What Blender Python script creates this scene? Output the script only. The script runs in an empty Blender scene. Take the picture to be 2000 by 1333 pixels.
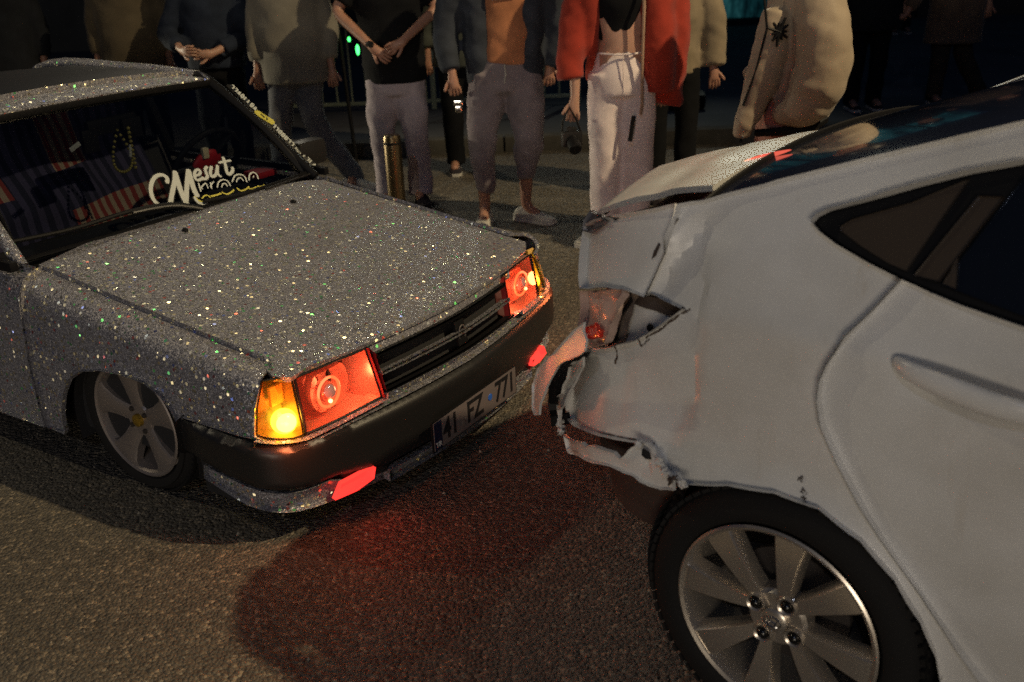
import bpy, bmesh, math, random
import numpy as np
from mathutils import Vector, Matrix, noise
from mathutils.geometry import delaunay_2d_cdt
R = math.radians
random.seed(7)
SC = bpy.context.scene
COL = SC.collection

# ---------------------------------------------------------------- camera
CF, CPITCH, CROLL, CH = 1870.0, .3955, -.0395, 1.645
cam_d = bpy.data.cameras.new('camera')
cam_d.sensor_width = 36
cam_d.lens = 36 * CF / 2000
cam_d.clip_start, cam_d.clip_end = .05, 400
cam_d.dof.use_dof = True
cam_d.dof.focus_distance = 3.1
cam_d.dof.aperture_fstop = 3.2
cam_o = bpy.data.objects.new('camera', cam_d)
COL.objects.link(cam_o)
_F = Vector((0, math.cos(CPITCH), -math.sin(CPITCH)))
_U0 = Vector((0, math.sin(CPITCH), math.cos(CPITCH)))
_R0 = Vector((1, 0, 0))
_R = _R0 * math.cos(CROLL) + _U0 * math.sin(CROLL)
_U = -_R0 * math.sin(CROLL) + _U0 * math.cos(CROLL)
m = Matrix((_R, _U, -_F)).transposed().to_4x4()
m.translation = Vector((0, 0, CH))
cam_o.matrix_world = m
SC.camera = cam_o

# ---------------------------------------------------------------- night sky, lamps, exposure
w = bpy.data.worlds.new('World'); SC.world = w; w.use_nodes = True
nt = w.node_tree
bg = nt.nodes['Background']
sky = nt.nodes.new('ShaderNodeTexSky'); sky.sky_type = 'NISHITA'; sky.sun_disc = False
sky.sun_elevation = R(-4); sky.sun_rotation = R(200)
mixn = nt.nodes.new('ShaderNodeMixRGB'); mixn.inputs[0].default_value = .9
mixn.inputs[2].default_value = (.010, .018, .045, 1)
nt.links.new(sky.outputs[0], mixn.inputs[1]); nt.links.new(mixn.outputs[0], bg.inputs[0])
bg.inputs[1].default_value = .45

def lamp(name, kind, loc, energy, color, size=.2, target=None, sx=None, sy=None, cone=None, blend=.3):
    d = bpy.data.lights.new(name, kind); d.energy = energy; d.color = color
    if kind == 'AREA':
        d.shape = 'RECTANGLE'; d.size = sx; d.size_y = sy
    else:
        d.shadow_soft_size = size
    if kind == 'SPOT':
        d.spot_size = R(cone); d.spot_blend = blend
    o = bpy.data.objects.new(name, d); COL.objects.link(o); o.location = loc
    if target is not None:
        o.rotation_euler = (Vector(target) - Vector(loc)).to_track_quat('-Z', 'Y').to_euler()
    return o
KEY = (6.1, 1.45, 7.5)
lamp('street_lamp_light', 'SPOT', KEY, 2700, (1.0, .78, .46), .10, (-.2, 3.4, 0), cone=62, blend=.7)
lamp('rear_fill_light', 'AREA', (-2.0, -13.0, 1.8), 470, (1.0, .86, .68), target=(.6, 3.5, .7), sx=6.0, sy=2.0)  # added soft fill behind the camera; no shop window stands there
lamp('passing_headlight', 'SPOT', (-7.0, 8.2, .85), 700, (1.0, .88, .62), .06, (1.2, 5.75, .22), cone=17, blend=.5)
lamp('far_glint_light', 'SPOT', (-3.5, 13.5, 7.5), 260, (1.0, .90, .70), .12, (-.4, 3.4, 0), cone=44, blend=.6)  # unseen lamp added for sheen and sparkle on the glitter bonnet
lamp('left_glint_light', 'SPOT', (-9.0, 5.5, 7.2), 380, (1.0, .86, .60), .10, (-.6, 3.2, 0), cone=50, blend=.6)  # unseen lamp added at the left for more flake glints
lamp('back_glint_light', 'SPOT', (3.0, 15.0, 6.0), 190, (.92, 1.0, .86), .10, (-.4, 3.2, 0), cone=50, blend=.6)  # another unseen lamp added at the back to make flakes glint
lamp('cool_fill_light', 'SPOT', (-2.5, -7.5, 8.5), 270, (.66, .76, 1.0), .15, (.8, 2.4, .8), cone=40, blend=.7)  # added cool fill from above, tints the upper flank of the white car
SC.view_settings.view_transform = 'Standard'
SC.view_settings.look = 'None'
SC.view_settings.exposure = 0
SC.view_settings.gamma = 1
SC.view_settings.use_curve_mapping = False
SC.cycles.max_bounces = 8
SC.cycles.use_denoising = False
SC.cycles.sample_clamp_indirect = 4

# ---------------------------------------------------------------- helpers
def proj(P):
    d = np.asarray(P, float) - np.array([0, 0, CH])
    f, r, u = np.array(_F), np.array(_R), np.array(_U)
    z = d @ f
    return np.array([1000 + CF * (d @ r) / z, 666.5 - CF * (d @ u) / z])

def tag(o, label=None, cat=None, group=None, kind=None):
    if label: o['label'] = label
    if cat: o['category'] = cat
    if group: o['group'] = group
    if kind: o['kind'] = kind
    return o

def empty(name, loc, rz=0.0, **k):
    o = bpy.data.objects.new(name, None); COL.objects.link(o)
    o.location = loc; o.rotation_euler = (0, 0, rz); o.empty_display_size = .1
    return tag(o, **k)

def mesh(name, verts, faces, mat=None, parent=None, smooth=True, sharp=35, loc=None, rot=None):
    me = bpy.data.meshes.new(name)
    me.from_pydata([tuple(v) for v in verts], [], faces)
    me.validate(); me.update()
    if smooth:
        me.shade_smooth()
        if sharp: me.set_sharp_from_angle(angle=R(sharp))
    mats = mat if isinstance(mat, (list, tuple)) else [mat]
    for x in mats:
        if x: me.materials.append(x)
    o = bpy.data.objects.new(name, me); COL.objects.link(o)
    if parent: o.parent = parent
    if loc is not None: o.location = loc
    if rot is not None: o.rotation_euler = rot
    return o

class MB:
    """collects shapes into one mesh"""
    def __init__(s): s.v = []; s.f = []
    def add(s, v, f):
        n = len(s.v); s.v += [tuple(x) for x in v]; s.f += [tuple(i + n for i in q) for q in f]; return s
    def box(s, c, d, rot=None, bev=0.0):
        bm = bmesh.new(); bmesh.ops.create_cube(bm, size=1)
        bmesh.ops.scale(bm, vec=d, verts=bm.verts)
        if bev: bmesh.ops.bevel(bm, geom=bm.edges[:], offset=bev, segments=2, affect='EDGES', profile=.7)
        M = Matrix.Translation(c) @ (rot.to_4x4() if rot is not None else Matrix.Identity(4))
        bmesh.ops.transform(bm, matrix=M, verts=bm.verts)
        bm.verts.index_update()
        s.add([v.co[:] for v in bm.verts], [[v.index for v in f.verts] for f in bm.faces]); bm.free(); return s
    def tube(s, pts, rad, seg=10, cap=True, flat=1.0, side=None):
        v, f = tube(pts, rad, seg, cap, flat, side); return s.add(v, f)
    def sphere(s, c, r, seg=16, rings=10, sc=(1, 1, 1)):
        bm = bmesh.new(); bmesh.ops.create_uvsphere(bm, u_segments=seg, v_segments=rings, radius=r)
        bmesh.ops.scale(bm, vec=sc, verts=bm.verts); bmesh.ops.translate(bm, vec=c, verts=bm.verts)
        bm.verts.index_update()
        s.add([x.co[:] for x in bm.verts], [[x.index for x in q.verts] for q in bm.faces]); bm.free(); return s
    def lathe(s, prof, seg=48, M=None, closed=False):
        """profile of (radius, axial) turned round the y axis"""
        v = []; f = []; n = len(prof)
        for i in range(seg):
            a = 2 * math.pi * i / seg
            for r, y in prof: v.append(Vector((r * math.cos(a), y, r * math.sin(a))))
        for i in range(seg):
            j = (i + 1) % seg
            for k in range(n - 1 if not closed else n):
                k2 = (k + 1) % n
                f.append((i * n + k, j * n + k, j * n + k2, i * n + k2))
        if M is not None: v = [M @ x for x in v]
        return s.add(v, f)
    def build(s, name, mat, parent=None, **k): return mesh(name, s.v, s.f, mat, parent, **k)

def tube(pts, rad, seg=10, cap=True, flat=1.0, side=None):
    pts = [Vector(p) for p in pts]; n = len(pts)
    rad = rad if isinstance(rad, (list, tuple)) else [rad] * n
    v = []; f = []; prev = None
    for i, p in enumerate(pts):
        t = (pts[min(i + 1, n - 1)] - pts[max(i - 1, 0)]).normalized()
        if side is not None: a = Vector(side)
        else: a = prev if prev is not None else (Vector((1, 0, 0)) if abs(t.x) < .8 else Vector((0, 1, 0)))
        a = (a - t * a.dot(t)).normalized(); prev = a
        b = t.cross(a)
        for k in range(seg):
            q = 2 * math.pi * k / seg
            v.append(p + a * math.cos(q) * rad[i] + b * math.sin(q) * rad[i] * flat)
    for i in range(n - 1):
        for k in range(seg):
            k2 = (k + 1) % seg
            f.append((i * seg + k, i * seg + k2, (i + 1) * seg + k2, (i + 1) * seg + k))
    if cap:
        f.append(tuple(range(seg))[::-1]); f.append(tuple((n - 1) * seg + k for k in range(seg)))
    return v, f

def catmull(P, per=6):
    P = [np.array(p, float) for p in P]; out = []
    n = len(P)
    for i in range(n - 1):
        a, b, c, d = P[max(i - 1, 0)], P[i], P[i + 1], P[min(i + 2, n - 1)]
        for k in range(per):
            t = k / per
            out.append(.5 * (2 * b + (c - a) * t + (2 * a - 5 * b + 4 * c - d) * t * t + (3 * b - a - 3 * c + d) * t ** 3))
    out.append(P[-1]); return out

def pip(p, poly):
    x, y = p; ins = False; j = len(poly) - 1
    for i in range(len(poly)):
        xi, yi = poly[i]; xj, yj = poly[j]
        if (yi > y) != (yj > y) and x < (xj - xi) * (y - yi) / (yj - yi) + xi: ins = not ins
        j = i
    return ins

def dens(poly, step):
    out = []
    n = len(poly)
    for i in range(n):
        a = np.array(poly[i], float); b = np.array(poly[(i + 1) % n], float)
        k = max(1, int(np.hypot(*(b - a)) / step))
        for q in range(k): out.append(tuple(a + (b - a) * q / k))
    return out

def trace(F, pts, g=(0, .7)):
    """points of a photograph laid on the surface F(u, v)"""
    out = []; g = np.array(g, float)
    for p in pts:
        p = np.array(p, float)
        best = None; good = []
        for ds in (0, .12, -.12, .3, -.3, .6):
            u = g + np.array([ds, 0]); lam = 1e-3
            r = proj(F(*u)) - p; c = r @ r
            for it in range(40):
                J = np.stack([(proj(F(u[0] + 1e-4, u[1])) - p - r) / 1e-4, (proj(F(u[0], u[1] + 1e-4)) - p - r) / 1e-4], 1)
                A = J.T @ J
                st_ = -np.linalg.solve(A + lam * np.diag(np.diag(A) + 1e-9), J.T @ r)
                m_ = np.abs(st_).max()
                if m_ > .12: st_ *= .12 / m_
                u2 = u + st_; r2 = proj(F(*u2)) - p; c2 = r2 @ r2
                if c2 < c: u, r, c = u2, r2, c2; lam *= .3
                else: lam *= 5
                if c < .01 or lam > 1e8: break
            if c < 4: good.append((np.linalg.norm(np.array(F(*u)) - np.array([0, 0, CH])), u, c))
            if best is None or c < best[1] - 1: best = (u, c)
        if good:
            good.sort(key=lambda q: q[0]); best = (good[0][1], good[0][2])
        out.append((round(float(best[0][0]), 4), round(float(best[0][1]), 4)))
        g = best[0]
    return out

def panel(name, outline, F, mat, parent, holes=(), step=.03, fold=.012, inward=1, sharp=28, grid=True, off=0.0, zs=0.0):
    """a sheet cut along an outline in the (u, v) space of a surface F, with its rim folded in"""
    o2 = dens(outline, step); hs = [dens(h, step) for h in holes]
    V = [Vector(p) for p in o2]; E = [(i, (i + 1) % len(o2)) for i in range(len(o2))]
    for h in hs:
        n = len(V); V += [Vector(p) for p in h]; E += [(n + i, n + (i + 1) % len(h)) for i in range(len(h))]
    us = [p[0] for p in o2]; vs = [p[1] for p in o2]
    bnd = np.array([tuple(p) for p in V])
    if grid:
        u = min(us) + step * .5; row = 0
        while u < max(us):
            vv = min(vs) + step * (.5 if row % 2 else .25)
            while vv < max(vs):
                if pip((u, vv), o2) and not any(pip((u, vv), h) for h in hs):
                    if np.min(np.hypot(bnd[:, 0] - u, bnd[:, 1] - vv)) > step * .45: V.append(Vector((u, vv)))
                vv += step
            u += step * .9; row += 1
    r = delaunay_2d_cdt(V, E, [], 0, 1e-6)
    v2, tris = r[0], r[2]
    keep = []
    for t in tris:
        c = (sum(v2[i].x for i in t) / 3, sum(v2[i].y for i in t) / 3)
        if pip(c, o2) and not any(pip(c, h) for h in hs): keep.append(tuple(t))
    P3 = []
    N3 = []
    for p in v2:
        a = np.array(F(p.x, p.y)); du = np.array(F(p.x + 1e-3, p.y)) - a; dv = np.array(F(p.x, p.y + 1e-3)) - a
        nn = np.cross(du, dv); nn = nn / (np.linalg.norm(nn) + 1e-12) * inward
        P3.append(a); N3.append(nn)
    cnt = {}
    for t in keep:
        for i in range(3):
            e = (t[i], t[(i + 1) % 3]); k = tuple(sorted(e)); cnt.setdefault(k, []).append(e)
    verts = [P3[i] + N3[i] * off for i in range(len(P3))]
    faces = [t if inward < 0 else t[::-1] for t in keep]
    mp = {}
    if fold:
        n1 = {}
        for k, es in cnt.items():
            if len(es) == 1:
                a, b = es[0]
                for i in (a, b):
                    if i not in mp:
                        n1[i] = len(verts); verts.append(verts[i].copy())
                        mp[i] = len(verts); verts.append(verts[i] + N3[i] * fold)
                faces.append((n1[a], n1[b], mp[b], mp[a]) if inward > 0 else (n1[b], n1[a], mp[a], mp[b]))
    return mesh(name, verts, faces, mat, parent, sharp=sharp)

def interp(x, xs, ys): return float(np.interp(x, xs, ys))
def sst(x, a, b):
    t = min(1, max(0, (x - a) / (b - a))); return t * t * (3 - 2 * t)

# ---------------------------------------------------------------- materials
def mat(name, base=(.5, .5, .5), rough=.5, metal=0.0, coat=0.0, emis=None, es=0.0, trans=0.0, ior=1.5, alpha=1.0, spec=.5):
    m = bpy.data.materials.new(name); m.use_nodes = True
    b = m.node_tree.nodes['Principled BSDF']
    b.inputs['Base Color'].default_value = (*base, 1); b.inputs['Roughness'].default_value = rough
    b.inputs['Metallic'].default_value = metal; b.inputs['Coat Weight'].default_value = coat
    b.inputs['Coat Roughness'].default_value = .06
    b.inputs['Transmission Weight'].default_value = trans; b.inputs['IOR'].default_value = ior
    b.inputs['Specular IOR Level'].default_value = spec; b.inputs['Alpha'].default_value = alpha
    if emis: b.inputs['Emission Color'].default_value = (*emis, 1); b.inputs['Emission Strength'].default_value = es
    return m
def nodes(m): return m.node_tree.nodes, m.node_tree.links, m.node_tree.nodes['Principled BSDF']
def texco(m, kind='Object', scale=(1, 1, 1)):
    N, L, B = nodes(m); t = N.new('ShaderNodeTexCoord'); mp = N.new('ShaderNodeMapping'); mp.inputs['Scale'].default_value = scale
    L.new(t.outputs[kind], mp.inputs[0]); return mp.outputs[0]
def noise_n(m, co, scale, detail=4, rough=.55):
    N, L, B = nodes(m); n = N.new('ShaderNodeTexNoise'); n.inputs['Scale'].default_value = scale
    n.inputs['Detail'].default_value = detail; n.inputs['Roughness'].default_value = rough; L.new(co, n.inputs[0]); return n
def ramp(m, src, stops):
    N, L, B = nodes(m); r = N.new('ShaderNodeValToRGB'); el = r.color_ramp.elements
    while len(el) < len(stops): el.new(.5)
    for e, (p, c) in zip(el, stops): e.position = p; e.color = (*c, 1) if len(c) == 3 else c
    L.new(src, r.inputs[0]); return r.outputs[0]
def bump(m, src, strength, dist=.01):
    N, L, B = nodes(m); b = N.new('ShaderNodeBump'); b.inputs['Strength'].default_value = strength; b.inputs['Distance'].default_value = dist
    L.new(src, b.inputs['Height']); L.new(b.outputs[0], B.inputs['Normal']); return b
def math_n(m, op, a, b=None, clamp=False):
    N, L, B = nodes(m); n = N.new('ShaderNodeMath'); n.operation = op; n.use_clamp = clamp
    for i, x in enumerate((a, b)):
        if x is None: continue
        if isinstance(x, (int, float)): n.inputs[i].default_value = x
        else: L.new(x, n.inputs[i])
    return n.outputs[0]
def mix_n(m, fac, a, b, blend='MIX'):
    N, L, B = nodes(m); n = N.new('ShaderNodeMixRGB'); n.blend_type = blend
    for i, x in enumerate((fac, a, b)):
        if isinstance(x, (int, float)): n.inputs[i].default_value = x
        elif isinstance(x, tuple): n.inputs[i].default_value = (*x, 1)
        else: L.new(x, n.inputs[i])
    return n.outputs[0]

def cloth(name, base, dark=.75, scale=14, weave=420, rough=.9, bs=.25):
    m = mat(name, base, rough); co = texco(m); n = noise_n(m, co, scale, 5)
    c = ramp(m, n.outputs[0], [(.3, tuple(x * dark for x in base)), (.7, tuple(min(1, x * 1.12) for x in base))])
    N, L, B = nodes(m); L.new(c, B.inputs['Base Color'])
    n2 = noise_n(m, co, weave, 2); bump(m, n2.outputs[0], bs, .003)
    B.inputs['Sheen Weight'].default_value = .15 if max(base) > .1 else 0.0
    B.inputs['Specular IOR Level'].default_value = .25
    return m

# glitter film: every tiny flake is a little mirror tilted its own way, a few tinted
def glitter():
    m = mat('glitter_film', (.30, .30, .32), .5, .4); N, L, B = nodes(m)
    co = texco(m)
    def flakes(scale, spread):
        v = N.new('ShaderNodeTexVoronoi'); v.inputs['Scale'].default_value = scale; L.new(co, v.inputs['Vector'])
        s = N.new('ShaderNodeVectorMath'); s.operation = 'SUBTRACT'; L.new(v.outputs['Color'], s.inputs[0]); s.inputs[1].default_value = (.5, .5, .5)
        k = N.new('ShaderNodeVectorMath'); k.operation = 'SCALE'; L.new(s.outputs[0], k.inputs[0]); k.inputs['Scale'].default_value = spread
        g = N.new('ShaderNodeNewGeometry')
        a = N.new('ShaderNodeVectorMath'); a.operation = 'ADD'; L.new(g.outputs['Normal'], a.inputs[0]); L.new(k.outputs[0], a.inputs[1])
        q = N.new('ShaderNodeVectorMath'); q.operation = 'NORMALIZE'; L.new(a.outputs[0], q.inputs[0])
        return v, q.outputs[0]
    v1, n1 = flakes(360, .8)
    L.new(n1, B.inputs['Normal'])
    sep = N.new('ShaderNodeSeparateColor'); L.new(v1.outputs['Color'], sep.inputs[0])
    c1 = ramp(m, sep.outputs[0], [(0, (.13, .13, .155)), (.5, (.23, .23, .265)), (.85, (.33, .325, .355)), (1, (.55, .54, .56))])
    L.new(c1, B.inputs['Base Color']); B.inputs['Roughness'].default_value = .42
    # the larger flakes
    v2, n2 = flakes(64, 1.4)
    sep2 = N.new('ShaderNodeSeparateColor'); L.new(v2.outputs['Color'], sep2.inputs[0])
    w2 = N.new('ShaderNodeTexWhiteNoise'); L.new(v2.outputs['Position'], w2.inputs[0])
    tint = ramp(m, w2.outputs['Value'], [(0, (1, .93, .66)), (.76, (1, .95, .80)), (.79, (.25, 1, .35)), (.86, (1, .25, .2)), (.94, (.35, .45, 1)), (1, (1, .8, .4))])
    r_ = [x for x in N if x.type == 'VALTORGB'][-1]; r_.color_ramp.interpolation = 'CONSTANT'
    g2 = N.new('ShaderNodeBsdfAnisotropic') if hasattr(bpy.types, 'ShaderNodeBsdfAnisotropic') else N.new('ShaderNodeBsdfGlossy')
    g2.inputs['Roughness'].default_value = .36
    L.new(tint, g2.inputs['Color']); L.new(n2, g2.inputs['Normal'])
    # a flake covers only the middle of its cell and only some cells hold one
    inside = math_n(m, 'LESS_THAN', v2.outputs['Distance'], .35)
    some = math_n(m, 'GREATER_THAN', sep2.outputs[2], .22)
    fac = math_n(m, 'MULTIPLY', math_n(m, 'MULTIPLY', inside, some), .88)
    mx = N.new('ShaderNodeMixShader'); L.new(fac, mx.inputs[0]); L.new(B.outputs[0], mx.inputs[1]); L.new(g2.outputs[0], mx.inputs[2])
    out = [x for x in N if x.type == 'OUTPUT_MATERIAL'][0]; L.new(mx.outputs[0], out.inputs[0])
    return m
M = {}
M['glitter'] = glitter()
def paint_white():
    m = mat('white_car_paint', (.74, .74, .72), .30, 0, 1.0); co = texco(m); N, L, B = nodes(m)
    n = noise_n(m, co, 3.5, 6, .6); c = ramp(m, n.outputs[0], [(.3, (.60, .59, .56)), (.65, (.76, .76, .75))])
    n3 = noise_n(m, texco(m, 'Object', (9, 9, 1.2)), 2.2, 5, .7)
    d = ramp(m, n3.outputs[0], [(.60, (1, 1, 1)), (.78, (.80, .74, .66))])
    L.new(mix_n(m, .6, c, d, 'MULTIPLY'), B.inputs['Base Color'])
    B.inputs['Coat Roughness'].default_value = .36
    return m
M['white'] = paint_white()
M['blackpl'] = mat('black_bumper_plastic', (.012, .0115, .012), .40)
_co = texco(M['blackpl']); bump(M['blackpl'], noise_n(M['blackpl'], _co, 380, 3).outputs[0], .15, .002)
M['rubber'] = mat('tyre_rubber', (.012, .0115, .0115), .8, spec=.2)
bump(M['rubber'], noise_n(M['rubber'], texco(M['rubber']), 60, 5).outputs[0], .2, .004)
M['seal'] = mat('black_rubber_seal', (.008, .008, .009), .5, spec=.15)
M['dark'] = mat('dark_interior', (.012, .012, .014), .8)
M['cavity'] = mat('dark_inner_metal', (.05, .035, .03), .7)  # dark brown used for inner sheets, slots and small marks
M['alloy'] = mat('brushed_alloy', (.66, .60, .52), .30, .85)
bump(M['alloy'], noise_n(M['alloy'], texco(M['alloy']), 90, 3).outputs[0], .05, .002)
M['alloy2'] = mat('dull_painted_alloy', (.20, .18, .175), .5, .6)
M['chrome'] = mat('chrome', (.75, .75, .75), .12, 1)
M['iron'] = mat('brake_disc_iron', (.08, .07, .065), .6, .7)
M['glass'] = mat('windscreen_glass', (.75, .80, .80), .03, 0, 0, None, 0, 1.0, 1.05, spec=.5)
def dark_glass(name, tint, rough=.05):
    m = mat(name, tint, rough, 0, .8); m.node_tree.nodes['Principled BSDF'].inputs['Coat Roughness'].default_value = .03; return m
M['tint'] = dark_glass('tinted_glass', (.006, .008, .012), .12)
M['browng'] = dark_glass('brown_reflection_glass', (.055, .040, .026), .35)  # brown of seats and reflections put into the pane colour
M['rglass'] = dark_glass('rear_window_glass', (.010, .014, .035), .10)
def clear_glass(name, tint=(.50, .53, .56), fac=1.0, rough=.02):
    m = bpy.data.materials.new(name); m.use_nodes = True; N = m.node_tree.nodes; L = m.node_tree.links
    N.remove(N['Principled BSDF']); out = [x for x in N if x.type == 'OUTPUT_MATERIAL'][0]
    t = N.new('ShaderNodeBsdfTransparent'); t.inputs[0].default_value = (*tint, 1)
    g = N.new('ShaderNodeBsdfGlossy'); g.inputs['Roughness'].default_value = rough
    f = N.new('ShaderNodeFresnel'); gg = N.new('ShaderNodeNewGeometry'); mm = N.new('ShaderNodeMath'); mm.operation = 'MULTIPLY_ADD'; L.new(gg.outputs['Backfacing'], mm.inputs[0]); mm.inputs[1].default_value = -.8333; mm.inputs[2].default_value = 1.5; L.new(mm.outputs[0], f.inputs[0])
    mx = N.new('ShaderNodeMixShader'); L.new(f.outputs[0], mx.inputs[0]); L.new(t.outputs[0], mx.inputs[1]); L.new(g.outputs[0], mx.inputs[2])
    L.new(mx.outputs[0], out.inputs[0]); return m
M['glass'] = clear_glass('windscreen_glass')
M['lens_red'] = clear_glass('red_tinted_lens', (1.0, .66, .52), rough=.06)
M['lens_amber'] = clear_glass('amber_tinted_lens', (1.0, .78, .32), rough=.1)
M['lens_clear'] = clear_glass('clear_plastic_lens', (.92, .86, .82), rough=.12)

# ================================================================ ground
def asphalt():
    m = mat('worn_asphalt', (.09, .085, .078), .85); N, L, B = nodes(m); co = texco(m, 'Object')
    n1 = noise_n(m, co, .7, 6, .6); n2 = noise_n(m, co, 55, 4, .7)
    v = N.new('ShaderNodeTexVoronoi'); v.inputs['Scale'].default_value = 95; L.new(co, v.inputs['Vector'])
    base = ramp(m, n1.outputs[0], [(.3, (.098, .086, .070)), (.7, (.150, .134, .108))])
    st = N.new('ShaderNodeSeparateColor'); L.new(v.outputs['Color'], st.inputs[0])
    stone = ramp(m, st.outputs[0], [(0, (.45, .45, .45)), (.55, (.8, .8, .8)), (.86, (1.25, 1.2, 1.1)), (1, (2.6, 2.4, 2.1))])
    c = mix_n(m, .85, base, stone, 'MULTIPLY')
    spot = noise_n(m, co, 6, 3, .5); sp = ramp(m, spot.outputs[0], [(.66, (1, 1, 1)), (.72, (.45, .45, .45))])
    c = mix_n(m, .6, c, sp, 'MULTIPLY')
    L.new(c, B.inputs['Base Color'])
    vb = math_n(m, 'MULTIPLY', math_n(m, 'SUBTRACT', .6, v.outputs['Distance']), .8)
    h = math_n(m, 'ADD', vb, n2.outputs[0])
    bump(m, h, .9, .012); B.inputs['Roughness'].default_value = .62
    return m
M['asphalt'] = asphalt()
def paving():
    m = mat('plaza_paving', (.085, .085, .09), .8); N, L, B = nodes(m); co = texco(m, 'Object')
    n1 = noise_n(m, co, 1.3, 6, .65); c = ramp(m, n1.outputs[0], [(.3, (.05, .052, .058)), (.7, (.11, .11, .115))]); L.new(c, B.inputs['Base Color'])
    bump(m, noise_n(m, co, 60, 4).outputs[0], .4, .006); return m
M['paving'] = paving()
M['kerb'] = cloth('kerb_stone', (.10, .095, .085), .6, 4, 90, .85, .4)
def slab(name, x0, x1, y0, y1, z, m, n=1, kind='structure'):
    o = mesh(name, [(x0, y0, z), (x1, y0, z), (x1, y1, z), (x0, y1, z)], [(0, 1, 2, 3)], m, smooth=False); return tag(o, kind=kind)
slab('road', -60, 60, -40, 80, 0, M['asphalt'])
mb = MB(); mb.box((0, 13.25 + 20, .05), (90, 50, .10), bev=.0)
o = mb.build('plaza', M['paving']); tag(o, kind='structure')
mb = MB(); x = -30
while x < 30:
    mb.box((x + .5, 8.16, .062), (.985, .16, .128), bev=.012); x += 1.0
o = mb.build('kerb', M['kerb']); tag(o, kind='structure')
# scattered grit on the near road
gv = MB(); rr = random.Random(5)
for i in range(2600):
    x = rr.uniform(-1.9, 1.2); y = rr.uniform(1.2, 5.5); r = rr.uniform(.0012, .0042) * (1.0 if rr.random() < .93 else 1.9)
    v = [(x + r * math.cos(a + rr.random()), y + r * math.sin(a + rr.random()), -.0005) for a in (0, 1.57, 3.14, 4.71)]
    gv.add(v + [(x, y, r * rr.uniform(.8, 1.3))], [(0, 1, 4), (1, 2, 4), (2, 3, 4), (3, 0, 4)])
o = gv.build('road_grit', cloth('grit_stone', (.30, .27, .22), .5, 300), smooth=False); tag(o, kind='stuff', label='loose grit and small stones on the asphalt')

# ================================================================ white car (rear right corner towards the camera)
WX, WY, WA = 1.081, 2.251, -.7293
wcar = empty('white_car', (WX, WY, 0), WA, label='dented white car with torn rear bumper and broken tail lamp', cat='car')
def Wl(x, y, z):
    c, s = math.cos(WA), math.sin(WA); return (WX + c * x - s * y, WY + s * x + c * y, z)
def WT(z): return interp(z, [.15, .3, .5, .6, .86, .93, 1.0, 1.07, 1.13, 1.2, 1.3, 1.38, 1.46], [.085, .045, .012, .002, 0, .004, .022, .046, .071, .107, .176, .235, .33])
def Wa(z): return interp(z, [.3, .55, .85, 1.1, 1.3], [.50, .52, .45, .47, .47])
def Wplan(s, z):
    """plan of the body side: s > 0 forward along the flank, s < 0 round the rear corner"""
    if s >= 0: return np.array([-.22 + s, -.83]), np.array([0, 1.0])
    rho = .47; phi = -s / rho; a = Wa(z) + .0; b = .43
    if phi <= math.pi / 2:
        x = -.22 - a * math.sin(phi) * (1 + .06 * math.sin(2 * phi)); y = -.40 - b * math.cos(phi) * (1 + .06 * math.sin(2 * phi))
        n = np.array([math.sin(phi), math.cos(phi)]); return np.array([x, y]), n
    return np.array([-.22 - a, -.40 + (phi - math.pi / 2) * rho]), np.array([1.0, 0])
def wseam(z): return interp(z, [.93, 1.0, 1.06, 1.15], [-.165, -.13, -.10, -.05])
def WD(s, z):
    """dents, in metres inward"""
    d = 0.0
    if z > .86:
        k = sst(z, .88, .97) * (1 - sst(z, 1.10, 1.16)); t = s - wseam(z)
        if t > 0: d += .026 * k * (t / .035 if t < .035 else max(0, 1 - (t - .035) / .12) ** 1.0)
    d += .020 * math.exp(-((s + .10) / .11) ** 2 - ((z - .72) / .10) ** 2)
    d -= .010 * math.exp(-((s - .02) / .06) ** 2 - ((z - .60) / .09) ** 2)
    # the buckled fold that curves down from the boot corner to the wheel arch
    fs = interp(z, [.50, .60, .75, .90, 1.0, 1.12], [-.13, -.055, .0, .015, .0, -.05]); e = s - fs
    kf = sst(z, .50, .60) * (1 - sst(z, 1.06, 1.14))
    d += .011 * kf * (math.exp(-max(0, -e) / .07) if e < 0 else max(0, 1 - e / .012))
    d += .006 * math.exp(-((s + .19) / .02) ** 2) * sst(z, .58, .64) * (1 - sst(z, .78, .84))
    d += .002 * noise.noise((s * 7, z * 7, 3)) * sst(-s, -.15, .1)
    # crease that runs along the doors and fades into the wing
    zc = .955 - .02 * (s - .1)
    d += (-.009 * math.exp(-abs(z - zc) / .022) + .004 * math.exp(-((z - zc - .05) / .04) ** 2)) * sst(s, -.05, .25)
    # flared lip round the wheel
    r = math.hypot(s - .22, z - .297); d -= .016 * math.exp(-((r - .315) / .035) ** 2) * sst(s, -.12, 0.02)
    return d
def FW(s, z, off=0.0):
    p, n = Wplan(s, z); q = p + n * (WT(z) + WD(s, z) + off); return Wl(q[0], q[1], z)
def FWl(s, z):   # the same in the car's own space
    p, n = Wplan(s, z); q = p + n * (WT(z) + WD(s, z)); return (q[0], q[1], z)
def FWo(k):
    def f(s, z):
        p, n = Wplan(s, z); q = p + n * (WT(z) + WD(s, z) + k); return (q[0], q[1], z)
    return f
def FWow(k): return lambda s, z: FW(s, z, k)
def jag(pts, step=9, amp=2.5, seed=1):
    r = random.Random(seed); out = []
    for i in range(len(pts)):
        a = np.array(pts[i], float); b = np.array(pts[(i + 1) % len(pts)], float); k = max(1, int(np.hypot(*(b - a)) / step))
        for q in range(k):
            p = a + (b - a) * q / k
            if q: p = p + np.array([r.uniform(-amp, amp), r.uniform(-amp, amp)])
            out.append(tuple(p))
    return out
def S_of(x): return x + .22
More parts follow.
